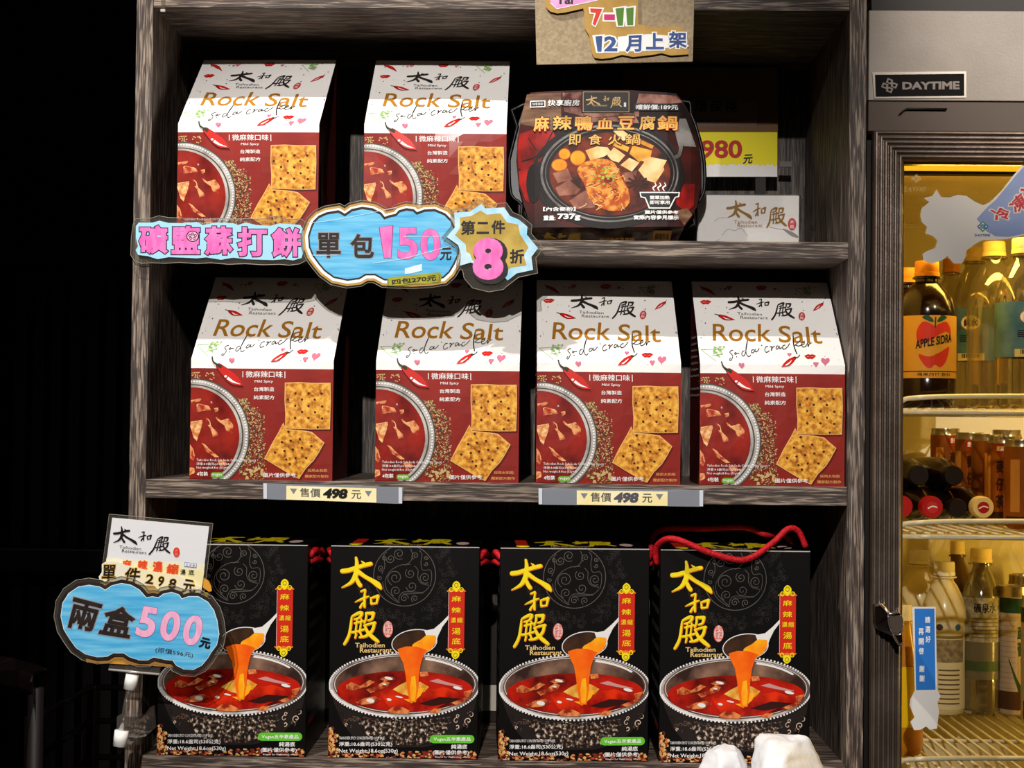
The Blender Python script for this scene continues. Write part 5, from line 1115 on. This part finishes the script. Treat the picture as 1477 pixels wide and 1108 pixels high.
    bk_ = [PP(250, 545, -.0387), PP(375, 535, -.0387), PP(405, 600, -.0387), PP(396, 710, -.0387), PP(355, 750, -.0387), PP(300, 725, -.0387), PP(262, 640, -.0387)]
    link('thumb_plate', mesh('thumb_plate', bk_, [tuple(range(7))], mat('handle_brown_plate', '#4a3f37', .4)), o_)
    # wire shelves
    WIR = mat('cream_coated_wire', '#e6ddc4', .35)
    wx0, wx1 = lx0+.002, lx1-.002
    for z, yb in ((P(1400, 591, .05).z, .40), (P(1400, 771, .05).z, .42), (P(1400, 1112, .05).z, .44), (-.33, .42)):
        s_ = bpy.data.objects.new('wire_shelf', None); COL.objects.link(s_); s_.parent = t; s_.location = (0, 0, z); s_.empty_display_size = .02
        wm = None
        nW = 42
        for i in range(nW):
            x = wx0+.006+(wx1-wx0-.012)*i/(nW-1)
            if wm is None:
                a = Vector((0, .05, 0)); b = Vector((0, yb, 0)); wo = tube('wire', [a, b], .0015, WIR, s_, 6, 1); wo.location.x = x; wm = wo.data
            else: wo = link('wire', wm, s_, (x, 0, 0))
        for y_, rr in ((.05, .0026), (.22, .0022), (yb, .0026)): tube('cross_bar', [(wx0, y_, -.003), (wx1, y_, -.003)], rr, WIR, s_, 8, 1)
        tube('front_lip', [(wx0+.012, .052, -.002), (wx0+.020, .048, .008), (wx0+.034, .046, .0115), (wx0+.10, .045, .014), ((wx0+wx1)/2, .045, .015), (wx1-.05, .045, .014), (wx1-.012, .05, -.002)], .0026, WIR, s_, 8, 5)
        for x in (wx0+.003, wx1-.003): boxo('shelf_bracket', (x-.003, x+.003, .052, yb, -.008, -.0055), WIR, s_)
    return t
make_cooler()
ZR1, ZR2, ZR3 = P(1400, 591, .05).z+.0018, P(1400, 771, .05).z+.0018, P(1400, 1112, .05).z+.0018
# door stickers
def sticker_banner():
    Y = -.0050; t = thing('door_banner_sticker', 'large blue-grey banner sticker with red lettering at the top of the cooler glass', 'sticker'); c = (1290, 220, 6.155)
    o = [(375, 328), (415, 395), (490, 400), (560, 376), (640, 385), (720, 440), (790, 468), (850, 440), (950, 340), (1050, 210), (1151, 100), (1400, 60), (1500, 400), (1480, 640), (1280, 715), (1151, 735), (1020, 765), (900, 778), (790, 775), (720, 810), (640, 870), (636, 920), (600, 985), (530, 985), (470, 920), (410, 965), (330, 985), (262, 960), (250, 900), (280, 880), (365, 845), (380, 780), (340, 740), (275, 720), (290, 660), (245, 620), (230, 560), (240, 500), (280, 465), (310, 440), (262, 405), (340, 385)]
    slab('sticker_base', [P(x, y, Y) for x, y in crop_pts(o, *c)], .0003, mat('sticker_white', '#cbc5bd', .4), t)
    A = plane_art(Y); A.crop(*c)
    A.poly('sticker_print', mat('sticker_slate_blue', '#6d80ae', .4, col2='#8b98b8', scale=12), [(730, 590), (830, 480), (900, 420), (1000, 300), (1090, 190), (1160, 115), (1390, 80), (1480, 400), (1460, 620), (1270, 700), (1150, 722), (1020, 750), (900, 745), (820, 700)], 1)
    RD = mat('sticker_red', '#b0202e', .4)
    for ch, b in (('冷', [(840, 505), (1000, 480), (1050, 590), (900, 610)]), ('凍', [(1005, 460), (1120, 340), (1200, 470), (1080, 550)]), ('冷', [(1105, 330), (1220, 210), (1310, 340), (1200, 430)]), ('藏', [(1230, 200), (1350, 120), (1420, 250), (1310, 330)])):
        A.txo('sticker_print', RD, mat('sticker_white', '#cbc5bd'), ch, b, 2, bold=.03, o=.07, res=2)
    BL = mat('sticker_logo_blue', '#2b55a0', .4); GR = mat('sticker_logo_green', '#2f8a5a', .4)
    for i, (dx, dy) in enumerate(((0, -26), (28, 0), (0, 26), (-28, 0))):
        x_, y_ = 785+dx, 658+dy; A.poly('sticker_print', BL if i % 2 else GR, [(x_, y_-24), (x_+24, y_), (x_, y_+24), (x_-24, y_)], 2); A.poly('sticker_print', mat('sticker_white', '#cbc5bd'), [(x_, y_-10), (x_+10, y_), (x_, y_+10), (x_-10, y_)], 3)
    A.text('sticker_print', BL, 'DAYTIME', (714, 724, 850, 746), 2, bold=.03, res=1)
    A.build(t)
sticker_banner()
def sticker_strip():
    Y = -.0050; t = thing('door_notice_sticker', 'narrow blue vertical notice sticker low on the cooler glass', 'sticker'); c = (1300, 840, 4.617)
    o = [(72, 164), (228, 164), (240, 715), (262, 760), (240, 800), (252, 860), (238, 975), (190, 982), (165, 960), (130, 982), (85, 985), (60, 930), (88, 900), (55, 820), (60, 780), (90, 720)]
    slab('sticker_base', [P(x, y, Y) for x, y in crop_pts(o, *c)], .0003, mat('sticker_strip_white', '#e2ded8', .4), t)
    A = plane_art(Y); A.crop(*c); A.poly('sticker_print', mat('sticker_bright_blue', '#2f78cc', .4), [(88, 176), (220, 176), (228, 716), (98, 718)], 1)
    for ch, x_, y_ in (('請', 175, 250), ('選', 176, 314), ('好', 178, 380), ('再', 132, 328), ('開', 133, 394), ('啓', 134, 458), ('謝', 137, 576), ('謝', 138, 640)): A.text('sticker_print', WHT, ch, (x_-17, y_-22, x_+17, y_+22), 2, bold=.025, res=2)
    A.build(t)
sticker_strip()
# ---- drinks
CAPY = mat('cap_cream', '#e8cf8e', .45); CAPW = mat('cap_white', '#e9e3d4', .45); CAPO = mat('cap_orange', '#e0922c', .45); COLA = mat('dark_cider', '#1c0c06', .15, coat=.4)
PET = clear('clear_bottle_plastic', '#d6d0bc', .22, .08, diff=.10, dcol='#9a917c')
def grooves(cx, cy, r_, z, hgt, n=24): return None
def bottle(name, label, px, py_top, z0, Y, rpx, body, cap, prof, cat='bottle', group=None, capr=.42, lab=None, rotz=0):
    """prof: [(r fraction, height fraction)] up to the neck; the cap sits on top"""
    c = P(px, py_top, Y); r_ = rpx*(Y-CY)/F_PX; H = c.z-z0; hc = min(.017, H*.13)
    t = thing(name, label, cat, (c.x, Y, z0), (0, 0, rotz), group)
    pr = [(0.0005, .0008), (r_*.80, .0008)]+[(r_*a, (H-hc)*b) for a, b in prof]
    lathe('bottle_body', pr, body, t, 32)
    cr = r_*capr; n = 28; V = []
    pts = [(cr*1.04, H-hc*.98), (cr*1.04, H-hc*.74), (cr*.97, H-hc*.72), (cr, H-hc*.66), (cr*.985, H-hc*.08), (cr*.9, H), (.0003, H)]
    lathe('cap', pts, cap, t, 28); lathe('neck_ring', [(cr*.9, (H-hc)*.985), (cr*1.18, (H-hc)*.985), (cr*1.18, (H-hc)*.995), (cr*.9, (H-hc)*.995)], body, t, 24)
    if lab: lab(t, r_, H)
    return t
BIG = [(1, .03), (1, .30), (.97, .33), (1, .36), (1, .66), (.97, .74), (.80, .84), (.55, .92), (.40, .955), (.38, 1.0)]
SODA = [(.9, .02), (1, .08), (1, .22), (.96, .24), (.96, .62), (1, .66), (1, .74), (.86, .84), (.55, .93), (.40, .96), (.38, 1.0)]
def cyl_label(z0, z1, ma, arts=None, a=(-.5, 1.0), rr=1.012):
    def f(t, r_, H):
        R_ = r_*rr; lathe('label', [(R_, H*z0), (R_, H*z1)], ma, t, 32)
        if arts:
            def surf(x, z, o): th = x/R_; return ((R_+o)*math.sin(th), -(R_+o)*math.cos(th), z)
            A = Art(lambda u, v: (u*R_, H*(z0+(z1-z0)*v)), surf, cutx=[R_*k*.16 for k in range(-9, 10)]); A.u = .01; arts(A); A.build(t)
    return f
def q4(u0, v0, u1, v1): return [(u0, v1), (u1, v1), (u1, v0), (u0, v0)]
APY = mat('cider_label_yellow', '#cf9430', .45)
def art_cider(A):
    RD = mat('apple_red', '#c8321e', .45); GN = mat('apple_leaf', '#1f4a28', .45)
    A.poly('label_print', RD, [(-.62, .62), (-.60, .78), (-.40, .90), (-.12, .86), (0, .82), (.12, .86), (.42, .90), (.60, .80), (.62, .70), (.4, .74), (.1, .68), (-.2, .58), (-.45, .55)], 1, 3)
    A.poly('label_print', RD, [(-.55, .38), (-.2, .34), (.2, .42), (.55, .50), (.42, .28), (.18, .17), (0, .21), (-.2, .15), (-.42, .24)], 1, 3)
    A.poly('label_print', GN, [(-.45, .97), (-.22, 1.0), (-.04, .90), (-.2, .90)], 2, 2); A.poly('label_print', GN, [(.45, .97), (.22, 1.0), (.06, .90), (.2, .90)], 2, 2); A.rib('label_print', GN, [(0, .82), (.01, .95)], 2, w=.05)
    A.text('label_print', K, 'APPLE SIDRA', [(-.66, .60), (.66, .72), (.66, .58), (-.66, .46)], 3, bold=.03)
    A.rect('label_print', K, -1.2, .10, 1.2, .115, 1); A.text('label_print', K, '蘋果西打 飲料', q4(-.6, .03, .6, .085), 1, res=1)
g = 'bottles on the top rack of the cooler'
bottle('cider_bottle', 'dark apple cider bottle with orange cap and red apple label on the top rack', 1337, 377, ZR1, .12, 41, COLA, CAPO, SODA, group=g, capr=.42, lab=cyl_label(.20, .62, APY, art_cider), rotz=.05)
bottle('cider_bottle', 'dark bottle with orange cap half hidden behind the door frame on the top rack', 1310, 387, ZR1, .20, 36, COLA, CAPO, SODA, group=g, lab=cyl_label(.2, .6, APY))
BLL = mat('water_label_blue', '#2f5a72', .45, col2='#5f8490', scale=30)
def art_water(A):
    A.ell('label_print', WHT, 0, .72, .42, .14, 1, 24); A.ring('label_print', mat('label_gold_ring', '#b98a3a', .4), 0, .72, .42, .14, .02, 2, 30); A.text('label_print', mat('label_ink_dark', '#3a1a1a', .5), '純水', q4(-.3, .64, .3, .80), 3, bold=.03)
    for i in range(4): A.rect('label_print', K, -.5, .36+i*.035, .5, .375+i*.035, 1)
    A.rect('label_print', mat('label_pale', '#d8c88a', .5), -.6, .0, .6, .14, 1)
    for i in range(16): A.rect('label_print', K, -.4+i*.05, .05, -.38+i*.05+.012*(i % 3), .13, 2)
bottle('water_bottle', 'clear water bottle with a round label badge at the right edge of the top rack', 1477, 344, ZR1, .12, 40, PET, CAPY, BIG, group=g, lab=cyl_label(.30, .62, BLL, art_water, rr=1.01))
bottle('water_bottle', 'clear water bottle with cream cap standing behind the one with the badge', 1434, 349, ZR1, .20, 38, PET, CAPY, BIG, group=g)
bottle('water_bottle', 'clear water bottle in the back row of the top rack, right of the cider', 1405, 357, ZR1, .30, 32, PET, CAPY, BIG, group=g, lab=cyl_label(.30, .62, BLL, art_water), rotz=-.4)
bottle('water_bottle', 'clear bottle at the back of the top rack, just behind the cider bottle', 1372, 374, ZR1, .385, 28, PET, CAPO, BIG, group=g)
# cans
CANO = mat('barley_can_orange', '#a85c14', .35, metal=.2, col2='#8e4a10', scale=20); TIN = mat('can_tin', '#b8ab90', .25, metal=.9)
def can(label, px, py_top, z0, Y, rpx, body, arts, name='drink_can', group='cans in the cooler', band=None, rotz=0):
    c = P(px, py_top, Y); r_ = rpx*(Y-CY)/F_PX; H = c.z-z0
    t = thing(name, label, 'can', (c.x, Y, z0), (0, 0, rotz), group)
    lathe('can_body', [(.0004, .004), (r_*.7, .001), (r_*.9, .0035), (r_, H*.06), (r_, H*.92)], body, t, 32)
    lathe('can_top', [(r_, H*.92), (r_*.93, H*.965), (r_*.95, H*.985), (r_*.93, H), (r_*.88, H*.985), (r_*.86, H*.965), (.0003, H*.965)], TIN, t, 32)
    lathe('pull_tab', [(r_*.12, H*.967), (r_*.3, H*.968), (r_*.3, H*.976), (r_*.12, H*.976)], TIN, t, 14)
    if band: lathe('colour_band', [(r_*1.006, H*.80), (r_*1.006, H*.915)], band, t, 32)
    if arts:
        R_ = r_*1.004
        A = Art(lambda u, v: (u*R_, H*v), lambda x, z, o: ((R_+o)*math.sin(x/R_), -(R_+o)*math.cos(x/R_), z), cutx=[R_*k*.16 for k in range(-9, 10)]); A.u = .01; arts(A); A.build(t)
    return t
def art_barley(A):
    DK_ = mat('can_ink_brown', '#3a1a0c', .5); RD = mat('can_badge_red', '#b8241e', .4)
    A.ell('can_print', RD, 0, .86, .36, .055, 1, 20); A.text('can_print', WHT, '愛健', q4(-.22, .83, .22, .89), 2, bold=.03, res=1)
    for ch, v in (('麥', .66), ('仔', .46), ('茶', .27)): A.text('can_print', DK_, ch, q4(-.26, v-.075, .26, v+.075), 1, bold=.04)
    A.rect('can_print', DK_, -1.6, .08, 1.6, .15, 1)
    for sg in (-1, 1): A.rect('can_print', mat('can_panel_pale', '#d98f38', .4), sg*.95-.28, .2, sg*.95+.28, .78, 1)
    for i in range(10):
        v = .2+i*.06; A.poly('can_print', WHT, [(.56, v), (.64, v+.05), (.64, v+.07), (.56, v+.02)], 1)
gc = 'orange barley tea cans on the middle rack'
for lab, px, py, Y, rp, rz in (('orange barley tea can standing at the front right edge of the middle rack', 1473, 634, .11, 24, .3), ('second orange barley tea can of the middle rack, behind the front one', 1448, 629, .19, 23, -.5), ('third orange barley tea can back on the middle rack', 1424, 626, .27, 22, .8),
                               ('fourth orange barley tea can in the shade of the middle rack', 1399, 624, .34, 21, -.2), ('rearmost left barley tea can in the shade of the middle rack', 1364, 618, .39, 21, .3), ('barley tea can in the back right corner of the middle rack', 1452, 620, .37, 21, 0)):
    can(lab, px, py, ZR2, Y, rp, CANO, art_barley, group=gc, rotz=rz)
# lying bottles on the middle rack
def lying(label, px, py, Y, rr, cap, ln=.16, badge=None, dz=0):
    c = P(px, py, Y); t = thing('lying_bottle', label, 'bottle', (c.x, Y, ZR2+rr*1.75+dz), (math.radians(90), 0, 0), 'bottles lying on the middle rack')
    # local z points to -y (towards the viewer)
    lathe('bottle_body', [(.0003, -ln), (rr*1.6, -ln+.004), (rr*1.7, -ln+.02), (rr*1.7, -.045), (rr*1.2, -.022), (rr*.9, -.010), (rr*.9, 0)], COLA, t, 24)
    lathe('cap', [(rr*1.02, -.004), (rr*1.02, .010), (rr*.93, .0125), (.0003, .0125)], cap, t, 28)
    A = Art(lambda a, b: (a, b), lambda x, y, o: (x, y, .0126+o)); A.u = .0001
    if badge: A.ell('cap_print', badge, 0, 0, rr*.55, rr*.55, 1, 16); A.rib('cap_print', WHT, [(-rr*.4, -rr*.1), (0, rr*.1), (rr*.4, .0)], 2, w=rr*.12)
    A.build(t)
CR = mat('cap_red', '#b01a1c', .4)
lying('lying cola bottle with a red cap towards the door on the middle rack', 1341, 709, .16, .0118, CR, badge=mat('cap_red_light', '#c23034', .4))
lying('lying bottle with a cream cap and red badge on the middle rack', 1414, 706, .17, .0118, CAPY, badge=CR)
lying('lying red-capped bottle almost hidden by the door frame on the middle rack', 1298, 712, .17, .0118, CR)
DKC = mat('cap_dark', '#1c1210', .4)
lying('dark lying bottle stacked on top of the red-capped ones at the left', 1322, 706, .19, .0110, DKC, dz=.035)
lying('dark lying bottle stacked above the gap between red and cream caps', 1372, 706, .20, .0110, DKC, dz=.035, ln=.15)
lying('dark lying bottle between the red-capped and cream-capped ones', 1378, 706, .19, .0105, DKC)
# lower rack
MILK = mat('milky_drink', '#e2d2a0', .3, coat=.3, col2='#d8c690', scale=8); MLK = [(.85, .015), (.92, .06), (.80, .14), (.80, .40), (.92, .46), (.92, .62), (.88, .66), (1, .70), (.98, .76), (.80, .85), (.56, .93), (.42, .96), (.40, 1.0)]
def art_milk(A):
    A.rect('label_print', mat('label_red_band', '#b8402a', .5), -1.4, .93, 1.4, .96, 1); A.text('label_print', K, '植物優多', q4(-.6, .965, .6, .995), 1, bold=.02, res=1)
    for i, c in enumerate(('#3a3230', '#cfc6b0', '#2b5a70')): A.ell('label_print', mat('badge_'+c, c, .5), -.45+i*.45, .87, .16, .035, 1, 16)
    A.rect('label_print', mat('label_olive', '#7a6a2e', .5), -.8, .75, .8, .78, 1)
    A.rect('label_print', mat('label_greybrown', '#6a5c44', .5, col2='#9a8a68', scale=160), -.8, .5, .8, .74, 1)
    for i in range(8): A.rect('label_print', mat('label_text_brown', '#5a4a38', .5), -.5, .06+i*.05, .55, .075+i*.05, 1)
g3 = 'bottles on the lower rack of the cooler'
bottle('milk_tea_bottle', 'pale milky drink bottle with printed label right of the blue notice sticker', 1362, 810, ZR3, .37, 32, MILK, CAPW, MLK, group=g3, capr=.46, lab=cyl_label(.04, .66, mat('milk_label_cream', '#cfc29a', .5), art_milk, rr=.93))
bottle('milk_tea_bottle', 'pale milky drink bottle at the far left back of the lower rack', 1326, 794, ZR3, .425, 32, MILK, CAPW, MLK, group=g3, capr=.44, lab=cyl_label(.04, .66, mat('milk_label_cream', '#cfc29a'), art_milk, rr=.93), rotz=.6)
bottle('tea_bottle', 'brownish bottle with cream cap behind the clear one on the lower rack', 1381, 780, ZR3, .43, 24, mat('brown_tea', '#5a4218', .25, coat=.3), CAPY, BIG, group=g3)
def art_clear(A):
    A.rect('label_print', mat('label_grey_haze', '#a89f86', .5, col2='#6e664e', scale=140), -1.3, .45, 1.3, .98, 1); A.text('label_print', K, '礦泉水', q4(-.6, .80, .5, .92), 2, bold=.02, res=1)
    A.rect('label_print', mat('label_deep_green', '#3c4a28', .5), -1.3, .1, 1.3, .22, 1)
    for i in range(6): A.rect('label_print', mat('label_text_brown', '#5a4a38'), -.7, .5+i*.045, .6, .512+i*.045, 2)
bottle('mineral_water_bottle', 'clear bottle with cream cap and greenish label in the middle of the lower rack', 1415, 791, ZR3, .37, 29, clear('smoky_bottle_plastic', '#a89a70', .35, .08, diff=.25, dcol='#7a6c48'), CAPY, BIG, group=g3, capr=.52, lab=cyl_label(.22, .72, clear('label_film', '#8a8060', .1, .2, diff=.4, dcol='#8f866a'), art_clear, rr=1.01))
bottle('golden_tea_bottle', 'golden tea bottle with yellow label at the left front, beside the blue notice sticker', 1304, 872, ZR3-.0, .12, 27, mat('golden_tea', '#c8901a', .2, coat=.5, col2='#a8640e', scale=20), CAPY, [(.9, .02), (1, .08), (1, .45), (.95, .5), (.85, .62), (.6, .8), (.42, .93), (.38, 1)], group=g3, lab=cyl_label(.20, .60, mat('yellow_tea_label', '#e8c012', .4), None))
def art_aloe(A):
    G_ = mat('aloe_green', '#2c4a2a', .5); A.text('can_print', G_, '蘆', q4(-.1, .60, .3, .70), 1, bold=.03, res=1); A.text('can_print', G_, '薈', q4(-.1, .47, .3, .58), 1, bold=.03, res=1)
    for p_ in ([(-.6, .45), (-.2, .3), (.1, .2)], [(.1, .45), (.2, .3), (.15, .15)], [(.6, .42), (.3, .3), (.2, .15)]): A.rib('can_print', G_, [(p_[0][0], p_[0][1], .02), (p_[1][0], p_[1][1], .05), (p_[2][0], p_[2][1], .09)], 1)
    A.rect('can_print', mat('can_brown_foot', '#4a2f1a', .5), -1.3, .06, 1.3, .2, 1)
    for i in range(14): A.rect('can_print', mat('can_hair', '#9a8c86', .5), -1.3, .22+i*.04, -.2, .225+i*.04, 1)
ALOE = mat('aloe_can_pale', '#b7a79c', .4); GB = mat('green_band', '#20402a', .4)
can('pale tall can with green top band at the right of the lower rack', 1463, 845, ZR3, .36, 24, ALOE, art_aloe, group='tall cans on the lower rack', band=GB)
can('dark-topped tall can behind the pale one on the lower rack', 1478, 829, ZR3, .42, 23, ALOE, art_aloe, group='tall cans on the lower rack', band=GB)
can('tall can cut by the right edge of the photo on the lower rack', 1498, 860, ZR3, .29, 24, ALOE, art_aloe, group='tall cans on the lower rack', band=GB)
# things below the lower rack
for i, (px, Y, lb) in enumerate(((1345, .12, 'first'), (1400, .14, 'second'), (1455, .12, 'third'), (1370, .22, 'fourth'), (1430, .24, 'fifth'), (1480, .22, 'sixth'))):
    c = P(px, 1090, Y); t = thing('lidded_jar', lb+' from the left of the grey-lidded jars seen through the lower rack' if i < 3 else lb.replace('fourth', 'left').replace('fifth', 'middle').replace('sixth', 'right')+' of the three back-row jars seen through the lower rack', 'jar', (c.x, Y, -.328), group='jars under the lower rack')
    lathe('jar_body', [(.0003, .001), (.017, .001), (.018, .02), (.018, .19), (.016, .21)], mat('jar_brown', '#4a3620', .3, coat=.3), t, 26); lathe('lid', [(.0175, .208), (.018, .226), (.016, .229), (.013, .227), (.0003, .227)], mat('jar_lid_grey', '#857a66', .4, metal=.3), t, 26)
# ------------------------------------------------------------------ LEFT BACKGROUND FURNITURE
DW = mat('polished_black_wood', '#0f0808', .22, coat=.5)
ch = thing('armchair', 'polished black wooden armchair at the far lower left', 'chair')
Y = .02
def L(nm, a, b, rr, par, Y0=Y, Y1=None): tube(nm, [P(*a, Y0), P(*b, Y1 if Y1 is not None else Y0)], rr, DW, par, 10, 1)
pa = [P(-60, 958, Y-.1), P(0, 962, Y-.06), P(40, 972, Y), P(64, 982, Y+.02)]
armV = []
for i, p_ in enumerate(pa):
    hgt = .012; wd_ = .03
    armV += [p_+Vector((0, -wd_, hgt*.6)), p_+Vector((0, wd_, hgt*.6)), p_+Vector((0, wd_, -hgt)), p_+Vector((0, -wd_, -hgt))]
n_ = 4
o = link('armrest', mesh('armrest', armV, [(0, 1, 2, 3), tuple(range(12, 16))[::-1]]+[(k_*4+i, k_*4+(i+1) % 4, k_*4+4+(i+1) % 4, k_*4+4+i) for k_ in range(3) for i in range(4)], DW), ch)
md = o.modifiers.new('bev', 'BEVEL'); md.width = .006; md.segments = 3
def drop(p_, rr, nm, par): tube(nm, [p_, (p_.x+.0, p_.y, FLOORZ+.001)], rr, DARKW, par, 10, 1)
q_ = P(52, 992, Y); drop(q_, .008, 'leg', ch); q2_ = P(-200, 985, Y); drop(q2_, .008, 'leg', ch)
q3_ = Vector((q_.x, Y+.45, -.7)); drop(q3_, .010, 'leg', ch); q4_ = Vector((q2_.x, Y+.45, -.7)); drop(q4_, .010, 'leg', ch)
boxo('seat', (q2_.x-.02, q_.x+.02, Y-.01, Y+.47, -.72, -.68), DW, ch, bev=.008)
rk = thing('wooden_rack', 'low dark wooden rack of thin rails left of the shelving', 'rack')
a1 = P(50, 1032, .55); a2 = P(132, 988, 1.05); a3 = Vector((-.44, .55, a1.z)); a4 = Vector((-.44+.0, 1.05, a2.z))
for p_ in (a1, a2): boxo('post', (p_.x-.011, p_.x+.011, p_.y-.011, p_.y+.011, FLOORZ, p_.z), DW, rk, bev=.002)
for p_ in (a3, a4): boxo('post', (p_.x-.011, p_.x+.011, p_.y-.011, p_.y+.011, FLOORZ, p_.z-.02), DW, rk, bev=.002)
def rail(a, b, rr=.005): tube('rail', [a, b], rr, DW, rk, 8, 1)
for dz in (-.004, -.06, -.12, -.18):
    rail(a1+Vector((0, 0, dz)), a2+Vector((0, 0, dz)))
    if dz < -.05 or True: rail(a2+Vector((0, 0, dz)), a4+Vector((0, 0, dz))); 
for dz in (-.10, -.20): rail(a1+Vector((0, 0, dz)), a3+Vector((0, 0, dz)))
